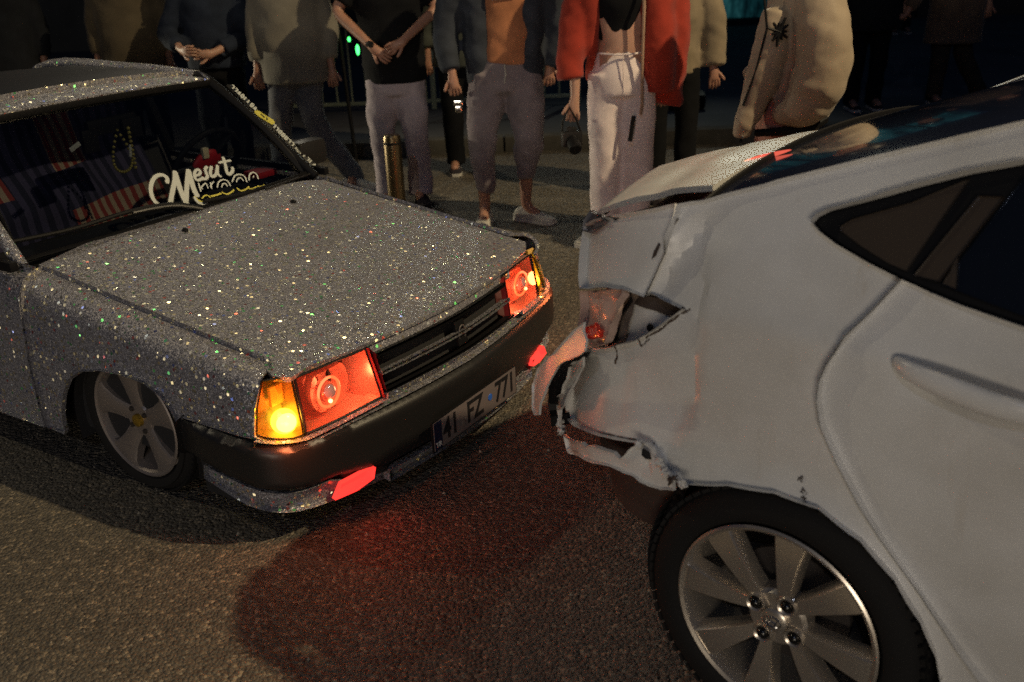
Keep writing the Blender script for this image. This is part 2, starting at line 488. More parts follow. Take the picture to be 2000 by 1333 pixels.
def tw(pts, g=(.1, .8), k=0.0): return trace(FWow(k), pts, g)

win = tw([(1590, 436), (1600, 424), (1625, 412), (1700, 393), (1800, 365), (1900, 340), (2000, 322)], (.2, 1.15))
win_lo = tw([(2000, 637), (1880, 596), (1765, 548), (1700, 515), (1640, 480), (1606, 456)], (.6, 1.05))
top = tw([(1325, 405), (1400, 390), (1450, 377), (1580, 346), (1700, 316), (1850, 281), (2000, 247)], (-.05, 1.15))
gap = tw([(1767, 548), (1740, 575), (1700, 617), (1655, 662), (1622, 705), (1607, 740), (1603, 775), (1610, 825), (1640, 893), (1690, 990), (1740, 1070), (1800, 1155), (1870, 1255), (1930, 1333)], (.4, 1.05))
arch = tw([(1840, 1333), (1828, 1270), (1800, 1205), (1750, 1125), (1685, 1052), (1605, 992), (1520, 960), (1430, 945), (1365, 944)], (.5, .35))
low = tw([(1340, 944), (1310, 915), (1290, 880), (1274, 862), (1246, 860), (1170, 843), (1105, 818)], (0, .55), 0)
left = tw([(1108, 806), (1120, 760), (1138, 712), (1146, 690), (1152, 676)], (-.35, .55))
cav = tw([(1192, 678), (1222, 668), (1250, 662), (1290, 640), (1315, 622), (1342, 606), (1300, 588), (1236, 568)], (-.2, .8))
seam = tw([(1262, 576), (1278, 540), (1300, 490), (1318, 445), (1330, 418)], (-.1, 1.0))
# window opening as one closed outline; beyond the picture it runs on over the doors
# door glass and frame run to s = 2.2
win_front = [(1.25, 1.325), (1.75, 1.30), (2.15, 1.17), (2.35, 1.02), (1.6, 1.0), (1.0, 1.03)]
opening = win + win_front + win_lo
roof_s = [(1.0, 1.42), (1.5, 1.43), (2.1, 1.33), (2.75, 1.0)]
# quarter panel: top edge, then the pillar above the side window is part of the roof rail
quarter = top + [(gap[0][0] + .33, top[-1][1] + .01)]
q_out = list(top) + [(.62, 1.385), (.62, 1.345)] + win[::-1] + [(win[0][0] + .004, win[0][1] - .012)] + win_lo[::-1][:4] + gap + [(.66, .29), (.66, .21), (gap[-1][0] + .02, .20), (arch[0][0], arch[0][1] - .05)] + arch + low + left + cav + seam
# (the lamp opening bites into the outline between 'left' and 'seam')
GAPW = .0015
def shift(pts, dx): return [(a + dx, b) for a, b in pts]
quarter_out = list(top) + [(.60, 1.375), (.60, win[-1][1] + .008)] + win[::-1] + win_lo[::-1][:4] + [(p[0] - GAPW, p[1]) for p in gap] + [(gap[-1][0], .22), (arch[0][0] + .01, .22)] + arch + low + left + cav + seam
panel('rear_quarter_panel', quarter_out, FWl, M['white'], wcar, step=.022, fold=.02, inward=1)
# closed filler behind the seam and the lamp hole
rc = tw([(1153, 444), (1180, 432), (1240, 419), (1330, 402), (1327, 420), (1316, 447), (1299, 490), (1278, 538), (1262, 575), (1239, 568), (1200, 562), (1150, 562), (1148, 520)], (-.3, 1.0), -.004)
panel('rear_corner_panel', rc, FWo(-.006), M['white'], wcar, step=.02, fold=.02, inward=1)
# rear door
dz = lambda s, z: .017 * math.exp(-(((s - .52) / .11) ** 2 + ((z - .928) / .036) ** 2) ** 1.5)
def FWd(s, z):
    p, n = Wplan(s, z); q = p + n * (WT(z) + WD(s, z) + dz(s, z)); return (q[0], q[1], z)
door_out = [(p[0] + GAPW, p[1]) for p in gap] + [(.70, .22), (1.265, .22), (1.265, 1.02)] + [p for p in win_lo[:3]]
panel('rear_door', door_out, FWd, M['white'], wcar, step=.022, fold=.02)
# handle bar
hp = tw([(1738, 714), (1772, 726), (1826, 745), (1880, 765), (1940, 787), (2000, 804)], (.35, .93), -.025)
hp += [(hp[-1][0] + .05, hp[-1][1] - .004), (hp[-1][0] + .075, hp[-1][1] - .006)]
offs = [.002, .02, .03, .033, .033, .03, .018, .0]
pts = [FWo(-o_)(*p) for p, o_ in zip(hp, offs)]
pts = catmull(pts, 4); n = len(pts)
rad = [.004 + .019 * math.sin(math.pi * min(1, max(0, (i + .6) / n))) ** .45 for i in range(n)]
mb = MB(); mb.tube(pts, rad, 14, True, .55, (0, 0, 1)); mb.build('door_handle', M['white'], wcar, sharp=60)
panel('front_door', [(1.27, .22), (2.25, .22), (2.32, .6), (2.30, .98), (1.65, 1.0), (1.27, 1.02)], FWl, M['white'], wcar, step=.08, fold=.02)
fa = [(2.79 + .33 * math.cos(a), .297 + .33 * math.sin(a)) for a in [math.pi * k / 12 for k in range(13)]]
panel('front_wing', [(2.26, .22), (2.33, .6), (2.31, .98), (3.35, .80), (3.50, .62), (3.5, .25), (3.13, .25)] + fa + [(2.45, .25)], FWl, M['white'], wcar, step=.08, fold=.02)
panel('roof_rail', [(.605, 1.375), (1.0, 1.43), (1.5, 1.44), (2.0, 1.35), (2.7, .98), (2.33, .99), (2.15, 1.18), (1.75, 1.31), (1.25, 1.335), (.605, win[-1][1] + .008)], FWl, M['white'], wcar, step=.05, fold=.02)
# window set: frame, fixed pane, door pane
wo = win[::-1] + [(win[0][0] + .003, win[0][1] - .012)] + win_lo[::-1]
far = [(1.25, 1.0), (2.3, .99), (2.15, 1.175), (1.75, 1.305), (1.25, 1.33)]
panel('window_seal', win[::-1] + win_lo[::-1] + [(1.25, 1.025), (2.3, 1.0), (2.15, 1.175), (1.75, 1.305), (1.25, 1.33)], FWo(.008), M['seal'], wcar, step=.03, fold=.01,
      holes=[])
qp = tw([(1640, 452), (1641, 444), (1665, 430), (1780, 398), (1893, 352), (1770, 532), (1735, 517), (1680, 482)], (.2, 1.1))
panel('fixed_side_pane', qp, FWo(.004), M['browng'], wcar, step=.03, fold=.004)
sp = tw([(1785, 540), (1912, 386), (1962, 388), (1835, 552)], (.3, 1.1))
panel('door_frame_strip', sp, FWo(.002), M['browng'], wcar, step=.03, fold=.006)
dp = tw([(1838, 558), (1967, 392), (2000, 350)], (.3, 1.1)) + [(1.2, 1.31), (1.2, 1.045), (.65, 1.045)]
panel('rear_door_pane', dp, FWo(.003), M['tint'], wcar, step=.04, fold=.004)
sp2 = tw([(1842, 556), (1873, 500), (1868, 566)], (.3, 1.1))
panel('trim_corner', sp2, FWo(.001), M['browng'], wcar, step=.03, fold=.004)
panel('front_door_pane', [(1.3, 1.03), (2.2, 1.0), (2.1, 1.16), (1.72, 1.29), (1.3, 1.31)], FWo(.003), M['tint'], wcar, step=.06, fold=.004)
# dark body shell behind every joint
fa2 = [(.22 + .34 * math.cos(a), .297 + .34 * math.sin(a)) for a in [math.pi * k / 14 for k in range(15)]]
panel('inner_shell', [(-.42, .50), (-.42, 1.02), (-.1, 1.10), (.1, 1.12), (.2, 1.06), (2.4, .97), (3.3, .78), (3.3, .3), (.66, .26)] + [p for p in fa2] + [(-.14, .4)], FWo(.045), M['cavity'], wcar, step=.06, fold=.0)
# wheel housing
def housing(cx, parent, cz=.297, r=.335, y0=-.80, y1=-.42, sgn=1):
    v = []; f = []; n = 24
    for i in range(n + 1):
        a = math.pi * i / n * 1.16 - .08 * math.pi
        for y in (y0, y1): v.append((cx + r * math.cos(a), y * sgn, cz + r * math.sin(a)))
    for i in range(n): f.append((2 * i, 2 * i + 1, 2 * i + 3, 2 * i + 2))
    k = len(v); v.append((cx, y1 * sgn, cz)); f += [(k, 2 * i + 1, 2 * i + 3) for i in range(n)]
    return mesh('wheel_housing', v, f, M['dark'], parent, sharp=40)
housing(0, wcar); housing(2.57, wcar); housing(0, wcar, sgn=-1); housing(2.57, wcar, sgn=-1)

def wheel(parent, loc, rim_r, tyre_r, width, spokes, kind, rz=0.0, rim_mat=None, spin=0.0, side=1):
    """outer face at local y = 0, looking towards -y"""
    W = bpy.data.objects.new('wheel', None); COL.objects.link(W); W.parent = parent; W.location = loc; W.rotation_euler = (0, 0, rz + (0 if side == 1 else math.pi)); W.empty_display_size = .1
    t = MB(); rr_ = rim_r
    prof = [(rr_ - .012, .035), (rr_ + .002, .010), (rr_ + .008, .002), (rr_ + .016, -.003), (rr_ + .035, -.005), (tyre_r - .022, .002), (tyre_r - .010, .010), (tyre_r, .026), (tyre_r + .001, width * .5), (tyre_r, width - .026), (tyre_r - .012, width - .008), (rr_ + .03, width + .004), (rr_ - .012, width - .02)]
    t.lathe(prof, 96)
    # tread blocks on the shoulder
    for k in range(72):
        a = 2 * math.pi * k / 72
        for (yy, hh, wd) in ((.020, .004, .018), (.055, .0035, .03), (.10, .0035, .03), (width - .05, .0035, .03)):
            ca = a + (.02 if yy > .04 else 0)
            Mx = Matrix.Rotation(-ca, 3, 'Y')
            c = Mx @ Vector((tyre_r + .001, yy, 0))
            t.box(c, (hh * 2, wd, .019), Mx @ Matrix.Rotation(.25, 3, 'X'))
    t.build('tyre', M['rubber'], W, sharp=30)
    rm = rim_mat or M['alloy']
    r = MB()
    r.lathe([(rr_ - .004, .012), (rr_ + .001, .001), (rr_ - .004, -.002), (rr_ - .012, .002), (rr_ - .016, .012), (rr_ - .022, .03), (rr_ - .030, .06), (rr_ - .040, width - .04), (rr_ - .006, width - .01)], 96)
    if kind == 'eight':
        for k in range(8):
            a = R(spokes[k]); M3 = Matrix.Rotation(-a, 3, 'Y')
            # cross-sections from hub to rim: radius, half width, face depth, side depth, sideways lean towards the lug
            lean = .9 if k % 2 == 0 else -.9
            secs = [(.030, .016, .020, .060), (.062, .015, .018, .058), (.100, .019, .010, .050), (.150, .026, .005, .045), (rr_ - .026, .034, .003, .042), (rr_ - .008, .036, .006, .035)]
            v = []
            for (q, hw, fd, sd) in secs:
                sh = -lean * .012 * (1 - q / rr_)
                for (zz, yy) in ((-hw * 1.15, sd), (-hw * 1.0, fd + .006), (-hw * .86, fd), (hw * .86, fd), (hw * 1.0, fd + .006), (hw * 1.15, sd)):
                    v.append(M3 @ Vector((q, yy, zz + sh)))
            f = []
            for i in range(len(secs) - 1):
                for j in range(5): f.append((i * 6 + j, (i + 1) * 6 + j, (i + 1) * 6 + j + 1, i * 6 + j + 1))
            r.add(v, f)
        r.lathe([(.0, .022), (.030, .022), (.060, .022), (.068, .030), (.070, .06)], 48)
    else:
        n = 5
        for k in range(n):
            a = 2 * math.pi * k / n + spin; M3 = Matrix.Rotation(-a, 3, 'Y')
            secs = [(.03, .030, .022, .05), (.07, .030, .016, .05), (.11, .034, .010, .045), (.16, .050, .006, .035), (rr_ - .02, .075, .004, .03), (rr_ - .006, .08, .006, .03)]
            v = []
            for (q, hw, fd, sd) in secs:
                for (zz, yy) in ((-hw * 1.05, sd), (-hw, fd + .004), (-hw * .8, fd), (-.006, fd - .002), (.006, fd - .002), (hw * .8, fd), (hw, fd + .004), (hw * 1.05, sd)): v.append(M3 @ Vector((q, yy, zz)))
            f = []
            for i in range(len(secs) - 1):
                for j in range(7): f.append((i * 8 + j, (i + 1) * 8 + j, (i + 1) * 8 + j + 1, i * 8 + j + 1))
            r.add(v, f)
        r.lathe([(0, .018), (.055, .018), (.062, .026), (.062, .06)], 48)
    r.build('rim', rm, W, sharp=32)
    d = MB(); d.lathe([(0, .085), (.135, .085), (.135, .10), (0, .10)], 48); d.build('brake_disc', M['iron'], W)
    bk = MB(); bk.lathe([(rr_ - .035, width * .8), (0, width * .8)], 32); bk.build('inner_barrel', M['dark'], W)
    return W
sp_a = [R_ for R_ in (62 + 22, 62 - 22, 152 + 22, 152 - 22, 242 + 22, 242 - 22, 332 + 22, 332 - 22)]
for i_, (wx_, sd_) in enumerate(((0, 1), (2.57, 1), (0, -1), (2.57, -1))):
    Wh = wheel(wcar, (wx_, -.838 * sd_, .297), .227, .307, .205, sp_a, 'eight', side=sd_)
    if i_ == 0:
        for a in (62, 152, 242, 332):
            c = (.052 * math.cos(R(a)), .014, .052 * math.sin(R(a)))
            b = MB(); b.lathe([(.014, .018), (.0135, .0), (.010, -.006), (.006, -.009), (0, -.010)], 20, Matrix.Translation(c)); b.build('lug_nut', mat('lug_chrome', (.05, .05, .05), .22, .9) if a == 62 else bpy.data.materials['lug_chrome'], Wh)
            b = MB(); b.lathe([(.0155, .0), (.020, -.003), (.023, .004)], 24, Matrix.Translation(c)); b.build('lug_recess', M['alloy'], Wh)
        b = MB(); b.lathe([(.030, .024), (.029, .012), (.024, .008), (0, .006)], 32); b.build('centre_cap', M['alloy'], Wh)
        b = MB()
        ring = [(.019 * math.cos(t), .006, .0125 * math.sin(t)) for t in [2 * math.pi * k / 28 for k in range(29)]]
        b.tube(ring, .0017, 6, False)
        for sx in (-1, 1): b.tube([(sx * .0075 - .003, .006, -.0085), (sx * .0075 + .003, .006, .0085)], .0019, 6)
        b.tube([(-.008, .006, .001), (.008, .006, -.001)], .0016, 6)
        b.build('cap_emblem', M['chrome'], Wh)

# broken tail lamp
lampo = tw([(1151, 567), (1190, 570), (1229, 568), (1231, 576), (1216, 602), (1206, 640), (1196, 668), (1176, 676), (1157, 668), (1144, 650), (1148, 620), (1150, 590)], (-.35, .85), -.006)
def crump(F, amp, sc, seed=0):
    def g(s, z):
        p = F(s, z); k = noise.noise((s * sc, z * sc, seed)) * amp + noise.noise((s * sc * 2.7, z * sc * 2.7, seed + 5)) * amp * .45
        n = Wplan(s, z)[1]; return (p[0] + n[0] * k, p[1] + n[1] * k, p[2] + k * .3)
    return g
panel('tail_lamp_lens', lampo, crump(FWo(-.006), .007, 22, 2), mat('smashed_lamp_plastic', (.55, .40, .34), .42, 0, .5), wcar, step=.008, fold=.02, sharp=80)
panel('tail_lamp_housing', lampo, crump(FWo(.024), .006, 26, 4), mat('scratched_lamp_reflector', (.42, .34, .30), .3, .6), wcar, step=.012, fold=.0)
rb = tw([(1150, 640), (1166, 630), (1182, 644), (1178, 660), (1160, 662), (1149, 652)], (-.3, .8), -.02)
panel('red_reflection_patch', rb, crump(FWo(-.022), .008, 40, 9), mat('painted_red_reflection', (.75, .05, .03), .18, 0, .8), wcar, step=.008, fold=.006)  # red colour put in for the silver car's lamp reflected here
# lamp opening: bare metal behind, dark slot above
cavb = tw([(1186, 690), (1215, 600), (1238, 560), (1350, 604), (1322, 630), (1255, 672)], (-.2, .85), .05)
panel('bare_body_behind_lamp', cavb, FWo(.038), M['white'], wcar, step=.02, fold=.0)
slot = tw([(1230, 566), (1250, 572), (1348, 603), (1322, 620), (1240, 592), (1222, 586)], (-.2, .9), .035)
panel('dark_lamp_slot', slot, FWo(.030), M['cavity'], wcar, step=.02, fold=.0)
gr = tw([(1208, 600), (1232, 572), (1236, 590), (1214, 622), (1206, 662), (1194, 676)], (-.25, .85), .02)
panel('lamp_gasket', gr, FWo(.02), M['seal'], wcar, step=.02, fold=.01)
pc = FWo(.03)(*tw([(1277, 638)], (-.15, .85), .04)[0]); mb = MB(); mb.sphere(pc, .008); mb.build('rubber_plug', M['seal'], wcar)
# torn bumper skin
bkp = tw([(1148, 688), (1112, 700), (1086, 727), (1068, 757), (1055, 790), (1053, 818), (1062, 836), (1082, 822), (1096, 790), (1110, 745), (1128, 715)], (-.4, .6), -.02)
panel('gap_shade_backing', bkp, FWo(-.012), M['seal'], wcar, step=.03, fold=.05)  # black sheet added behind the torn skins so the gap shows black
sk1 = tw(jag([(1143, 630), (1120, 647), (1091, 682), (1054, 720), (1041, 754), (1030, 789), (1047, 812), (1055, 811), (1058, 789), (1071, 757), (1087, 726), (1095, 713), (1117, 702), (1135, 694), (1145, 685), (1148, 666), (1141, 647)], 12, 2.0, 1), (-.45, .65), -.10)
panel('torn_bumper_skin', sk1, crump(FWo(-.10), .006, 6, 3), M['white'], wcar, step=.024, fold=.006, sharp=22)
sk2 = tw(jag([(1140, 697), (1120, 707), (1107, 729), (1098, 754), (1094, 770), (1079, 789), (1069, 805), (1058, 820), (1063, 833), (1076, 842), (1091, 836), (1094, 820), (1094, 801), (1104, 783), (1117, 757), (1126, 742), (1139, 716)], 10, 2.4, 2), (-.42, .6), -.04)
panel('buckled_inner_skin', sk2, crump(FWo(-.035), .008, 9, 6), M['white'], wcar, step=.018, fold=.006, sharp=22)
sk2b = tw([(1143, 694), (1137, 724), (1124, 757), (1113, 785), (1106, 808), (1100, 806), (1106, 780), (1118, 750), (1130, 722), (1137, 697)], (-.38, .6), .0)
panel('folded_skin_edge', sk2b, crump(FWo(-.010), .004, 18, 8), mat('painted_orange_reflection', (.30, .11, .05), .6), wcar, step=.012, fold=.012)  # orange reflection put into the colour of the folded edge
sk3 = tw(jag([(1082, 858), (1094, 852), (1113, 855), (1183, 877), (1202, 883), (1214, 896), (1239, 871), (1265, 864), (1277, 874), (1290, 896), (1302, 915), (1321, 934), (1321, 956), (1284, 946), (1246, 931), (1205, 915), (1126, 886), (1082, 866)], 10, 2.6, 3), (-.35, .5), -.03)
def lowF(s, z):
    p = crump(FWo(-.03), .006, 9, 12)(s, z); return p
panel('hanging_bumper_strip', sk3, lowF, M['white'], wcar, holes=[], step=.018, fold=.010, sharp=22)
sk4 = tw([(1264, 872), (1276, 880), (1280, 893), (1270, 892), (1262, 884)], (-.2, .5), -.034)
panel('screw_hole', sk4, FWo(-.046), M['dark'], wcar, step=.02, fold=.004)
rr = random.Random(11)
for px_, r_ in (((1090, 843), .016), ((1298, 922), .012), ((1314, 936), .015), ((1286, 902), .010), ((1068, 832), .012), ((1332, 945), .012), ((1246, 868), .010)):
    c = Vector(FWo(-.04)(*tw([px_], (-.1, .5), -.04)[0])); v = []; f = []
    for q in range(3):
        M3 = Matrix.Rotation(rr.uniform(0, 3), 3, 'X') @ Matrix.Rotation(rr.uniform(0, 3), 3, 'Y') @ Matrix.Rotation(rr.uniform(0, 3), 3, 'Z'); b0 = len(v)
        for (x, y, z) in ((-1, -.6, 0), (.2, -.8, .1), (1, -.3, .5), (.9, .5, .4), (0, .7, -.1), (-.9, .6, .1)):
            v.append(c + M3 @ Vector((x, y * .8, z)) * r_ * rr.uniform(.8, 1.2))
        f += [(b0, b0 + 1, b0 + 4, b0 + 5), (b0 + 1, b0 + 2, b0 + 3, b0 + 4)]
    o = mesh('bent_clip', v, f, M['white'] if r_ != .015 else M['cavity'], wcar, smooth=False); k_ = o.modifiers.new('t', 'SOLIDIFY'); k_.thickness = .003
# cracks and paint chips round the torn edges
b = MB()
for pp_ in ([(1196, 672), (1204, 690), (1200, 712)], [(1246, 664), (1252, 676), (1268, 662)], [(1262, 660), (1290, 644), (1310, 628), (1338, 608)], [(1330, 600), (1340, 610), (1347, 604)], [(1238, 560), (1232, 574), (1216, 600), (1206, 640)], [(1106, 822), (1160, 842), (1200, 852), (1246, 863)], [(1275, 866), (1288, 890), (1302, 910), (1330, 940)]):
    q = tw(pp_, (-.1, .75), -.003); P3 = catmull([FWo(-.0015)(*x) for x in q], 5)
    b.tube([tuple(np.array(p) + np.array([rr.uniform(-1, 1), 0, rr.uniform(-1, 1)]) * .0018) for p in P3], [rr.uniform(.0006, .0026) for _ in P3], 5)
tag(b.build('torn_paint_edge', mat('exposed_plastic', (.06, .035, .022), .6), wcar), kind='stuff')
# dark structure inside the bumper
def beamF(s, z): return FWo(.055)(s, z)
panel('bumper_cavity', [(-.80, .28), (-.10, .34), (-.03, .50), (-.02, .60), (-.30, .72), (-.80, .72)], beamF, M['cavity'], wcar, step=.05, fold=0)
mb = MB(); mb.box((-.50, 0, .46), (.10, .95, .10), bev=.015); mb.box((-.15, 0, .26), (.7, 1.0, .06), bev=.02); mb.build('bumper_beam', M['cavity'], wcar)
mb = MB(); mb.box((1.3, 0, .20), (2.2, 1.4, .08), bev=.02); mb.box((0, 0, .75), (.8, 1.2, .4), bev=.03); mb.build('floor_pan', M['dark'], wcar)
# side marks
mb = MB()
for i, (px_, py_) in enumerate([(1566, 935), (1571, 958), (1570, 975)]):
    c = tw([(px_, py_)], (.1, .6), -.002)[0]
    for k in range(5):
        a = FWo(-.0025)(c[0] + random.uniform(-.006, .006), c[1] + random.uniform(-.007, .007)); b = FWo(-.0025)(c[0] + random.uniform(-.008, .008), c[1] + random.uniform(-.008, .008)); mb.tube([a, b], .0011, 5)
mb.build('scuff_marks', M['cavity'], wcar)
# boot lid
yb = [0, .1, .22, .3, .45, .55, .7, .83, 1.0]
rx = [-.633, -.652, -.68, -.70, -.705, -.695, -.69, -.675, -.665]; rz_ = [1.045, 1.060, 1.071, 1.072, 1.067, 1.058, 1.045, 1.022, .985]
fx = [-.316, -.322, -.33, -.336, -.345, -.345, -.338, -.325, -.31]; fz = [1.149, 1.156, 1.160, 1.160, 1.158, 1.152, 1.142, 1.126, 1.095]
def LID(a, b, dn=0.0):
    y = -.605 + 1.18 * b
    x0, z0, x1, z1 = interp(b, yb, rx), interp(b, yb, rz_), interp(b, yb, fx), interp(b, yb, fz)
    x = x0 + (x1 - x0) * a; z = z0 + (z1 - z0) * a + .012 * math.sin(math.pi * a) - .02 * max(0, (.06 - a) / .06) ** 2 + .004 * noise.noise((x * 9, y * 6, 1)) - dn
    z -= .006 * math.exp(-((a - .55 + .3 * b) / .10) ** 2)
    return (x, y, z)
def gridmesh(name, F, nu, nv, m, parent, flange=0.0, sharp=40, flip=False):
    v = []; f = []
    for i in range(nu + 1):
        for j in range(nv + 1): v.append(F(i / nu, j / nv))
    for i in range(nu):
        for j in range(nv):
            a = i * (nv + 1) + j; q = (a, a + nv + 1, a + nv + 2, a + 1); f.append(q[::-1] if flip else q)
    if flange:
        rim = [i * (nv + 1) for i in range(nu + 1)] + [nu * (nv + 1) + j for j in range(1, nv + 1)] + [i * (nv + 1) + nv for i in range(nu - 1, -1, -1)] + [j for j in range(nv - 1, 0, -1)]
        n0 = len(v)
        for i in rim: p = v[i]; v.append((p[0], p[1], p[2] - flange))
        for k in range(len(rim)):
            k2 = (k + 1) % len(rim); f.append((rim[k], rim[k2], n0 + k2, n0 + k))
    return mesh(name, v, f, m, parent, sharp=sharp)
gridmesh('boot_lid', LID, 18, 36, M['white'], wcar, flange=.014)
gridmesh('boot_gap_shade', lambda a, b: (LID(a, b)[0] * .9 - .0, LID(a, b)[1] - .02 * (1 - b), LID(a, b)[2] - .045), 8, 12, M['seal'], wcar, flange=.10)  # dark filler sheet added under the lid to blacken the open gap
bf = tw([(1160, 413), (1148, 430), (1146, 446), (1154, 457), (1166, 449), (1192, 433), (1182, 420)], (-.4, 1.0), -.012)
panel('bent_boot_flange', bf, crump(FWo(-.010), .012, 20, 3), mat('primer_grey', (.10, .10, .12), .5), wcar, step=.012, fold=.012)
mb = MB(); mb.tube([(-.30, -.62, 1.118), (-.36, -.635, 1.10), (-.42, -.65, 1.075)], .006, 8); mb.build('lid_hinge_rod', M['seal'], wcar)
# rear window
def RG(a, b):
    x = -.335 + .99 * a; y = -.665 + 1.33 * b; yy = (y / .66)
    x2 = x + .03 * (1 - yy * yy) * (1 - a) * -1
    z = 1.128 + .345 * (x + .316) + .030 * (1 - yy * yy) - .012 * abs(yy) ** 6 - .05 * max(0, a - .75)
    return (x2, y * (1 - .07 * a), z)
gridmesh('rear_window', RG, 24, 30, M['rglass'], wcar, flange=.008, flip=False)
sl = [RG(.035 + .004 * math.sin(t * 9), t) for t in [k / 30 for k in range(31)]]
mb = MB(); mb.tube([(p[0], p[1], p[2] + .003) for p in sl], .010, 8, True, .5, (0, 0, 1)); mb.build('rear_window_seal', M['seal'], wcar)
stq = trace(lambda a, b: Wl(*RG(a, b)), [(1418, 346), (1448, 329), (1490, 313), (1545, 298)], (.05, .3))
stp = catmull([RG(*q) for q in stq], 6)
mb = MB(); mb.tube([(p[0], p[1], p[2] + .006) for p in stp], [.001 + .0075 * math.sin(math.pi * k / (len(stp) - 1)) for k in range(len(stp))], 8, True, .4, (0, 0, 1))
mb.build('red_glass_reflection', mat('glowing_red_reflection', (.5, .03, .02), .3, 0, 0, (1, .16, .10), .8), wcar)  # added glowing strip standing for a red reflection on the rear glass
for q_ in ([(1320, 424), (1326, 428), (1312, 446), (1306, 452)], [(1286, 474), (1290, 478), (1281, 500), (1272, 508), (1276, 492)]):
    panel('dark_slit', tw(q_, (-.08, 1.0), -.008), FWo(-.0075), M['cavity'], wcar, step=.01, fold=0)  # two small holes drawn as dark patches on the panel
def ROOF(a, b):
    x = .655 + 1.25 * a; y = (-.60 + 1.2 * b); yy = y / .6
    return (x, y, 1.412 + .03 * math.sin(math.pi * min(1, a * .8 + .1)) + .03 * (1 - yy * yy) - .05 * max(0, a - .7))
gridmesh('roof', ROOF, 12, 12, M['white'], wcar, flange=.02)
gridmesh('windscreen', lambda a, b: (1.90 + .66 * a, (-.60 + 1.2 * b) * (1 + .12 * a), 1.41 - .42 * a + .02 * (1 - (2 * b - 1) ** 2)), 8, 10, M['tint'], wcar)
gridmesh('bonnet', lambda a, b: (2.58 + .82 * a, (-.70 + 1.4 * b) * (1 - .06 * a), .985 - .22 * a * a + .03 * (1 - (2 * b - 1) ** 2)), 8, 10, M['white'], wcar, flange=.03)
gridmesh('front_bumper', lambda a, b: (3.40 + .12 * math.sin(math.pi * b) - .10 * (a - .5) ** 2, -.80 + 1.6 * b, .78 - .56 * a), 6, 12, M['white'], wcar, flange=0)
# far flank and rear face
mir = lambda F: (lambda s, z: (F(s, z)[0], -F(s, z)[1], F(s, z)[2]))
def FWs(s, z):
    p, n = Wplan(s, z); q = p + n * WT(z); return (q[0], q[1], z)
fa3 = [(.22 + .33 * math.cos(a), .297 + .33 * math.sin(a)) for a in [math.pi * k / 12 for k in range(13)]]
panel('far_flank', [(-.74, .42), (-.74, .86), (-.5, .98), (-.1, 1.10), (.1, 1.10), (.2, 1.05), (2.35, .99), (3.35, .78), (3.45, .3)] + [(p[0], p[1]) for p in fa] + [(2.4, .24), (.6, .24)] + fa3 + [(-.16, .34)], mir(FWs), M['white'], wcar, step=.08, fold=.02, inward=-1)
panel('far_side_glass', [(.02, 1.11), (.2, 1.055), (2.3, .995), (2.1, 1.17), (1.7, 1.31), (.62, 1.35)], mir(FWs), M['tint'], wcar, step=.08, fold=.0, inward=-1)
panel('far_roof_rail', [(-.1, 1.105), (.02, 1.12), (.62, 1.352), (1.7, 1.312), (2.3, 1.0), (2.6, 1.0), (2.0, 1.35), (1.5, 1.43), (.9, 1.42), (.3, 1.30)], mir(FWs), M['white'], wcar, step=.06, fold=.01, inward=-1)
gridmesh('rear_panel', lambda a, b: (-.665 - .03 * math.sin(3 * b) + .03 * noise.noise((a * 3, b * 7, 2)), -.45 + .9 * b, .98 - .55 * a), 14, 22, M['white'], wcar, flange=0)
# ================================================================ silver glitter saloon, nose towards the white car
SX, SY, SA, SZ = -.1755, 3.035, -.567, -.23
scar = empty('silver_car', (SX, SY, 0), SA, label='low silver glitter covered saloon with lit red headlamps and amber corner lamps', cat='car')
def Sw(p):
    c, s = math.cos(SA), math.sin(SA); x, y, z = p; return (SX + c * x - s * y, SY + s * x + c * y, z)
def lw(F): return lambda u, v: Sw(F(u, v))
_pl = [(.012, 0), (.006, -.12), (-.006, -.26), (-.024, -.40), (-.046, -.53), (-.070, -.65), (-.098, -.735), (-.135, -.778), (-.19, -.797), (-.28, -.803), (-.6, -.806), (-1.2, -.812), (-2.2, -.812), (-3.3, -.805), (-3.9, -.78), (-4.02, -.72), (-4.05, 0)]
_pc = np.array(catmull(_pl, 8)); _ps = np.concatenate([[0], np.cumsum(np.hypot(*np.diff(_pc, axis=0).T))])
def Splan(s):
    a = abs(s); sg = -1 if s >= 0 else 1
    x = np.interp(a, _ps, _pc[:, 0]); y = np.interp(a, _ps, _pc[:, 1])
    x2 = np.interp(a + .012, _ps, _pc[:, 0]); y2 = np.interp(a + .012, _ps, _pc[:, 1])
    x1 = np.interp(a - .012, _ps, _pc[:, 0]) if a > .012 else 2 * .012 - 0; y1 = np.interp(a - .012, _ps, _pc[:, 1])
    if a <= .012: x1, y1 = x, y
    t = np.array([x2 - x1, y2 - y1]); t = t / (np.linalg.norm(t) + 1e-9)
    n = np.array([t[1], -t[0]])        # inward
    if a <= .012: n = np.array([-1.0, 0.0])
    if sg == 1: return np.array([x, -y]), np.array([n[0], -n[1]])
    return np.array([x, y]), n
def SofX(x): return float(np.interp(-x, -_pc[20:110, 0], _ps[20:110]))
def Hd(x): return interp(-x, [.05, .3, 1.3, 2.0], [.742, .782, .930, .94])
def Sshift(s, z, n):
    f = n[0] ** 2
    d = f * .25 * max(0, z - .585) + (1 - f) * (.09 * max(0, z - .60) + .05 * max(0, .42 - z))
    return d
def FS(s, z, off=0.0):
    p, n = Splan(s); q = p + n * (Sshift(s, z, n) + off); return (q[0], q[1], z + SZ)
def FSo(k): return lambda s, z: FS(s, z, k)
def RX(x): return interp(-x, [.16, .5], [.030, .085])
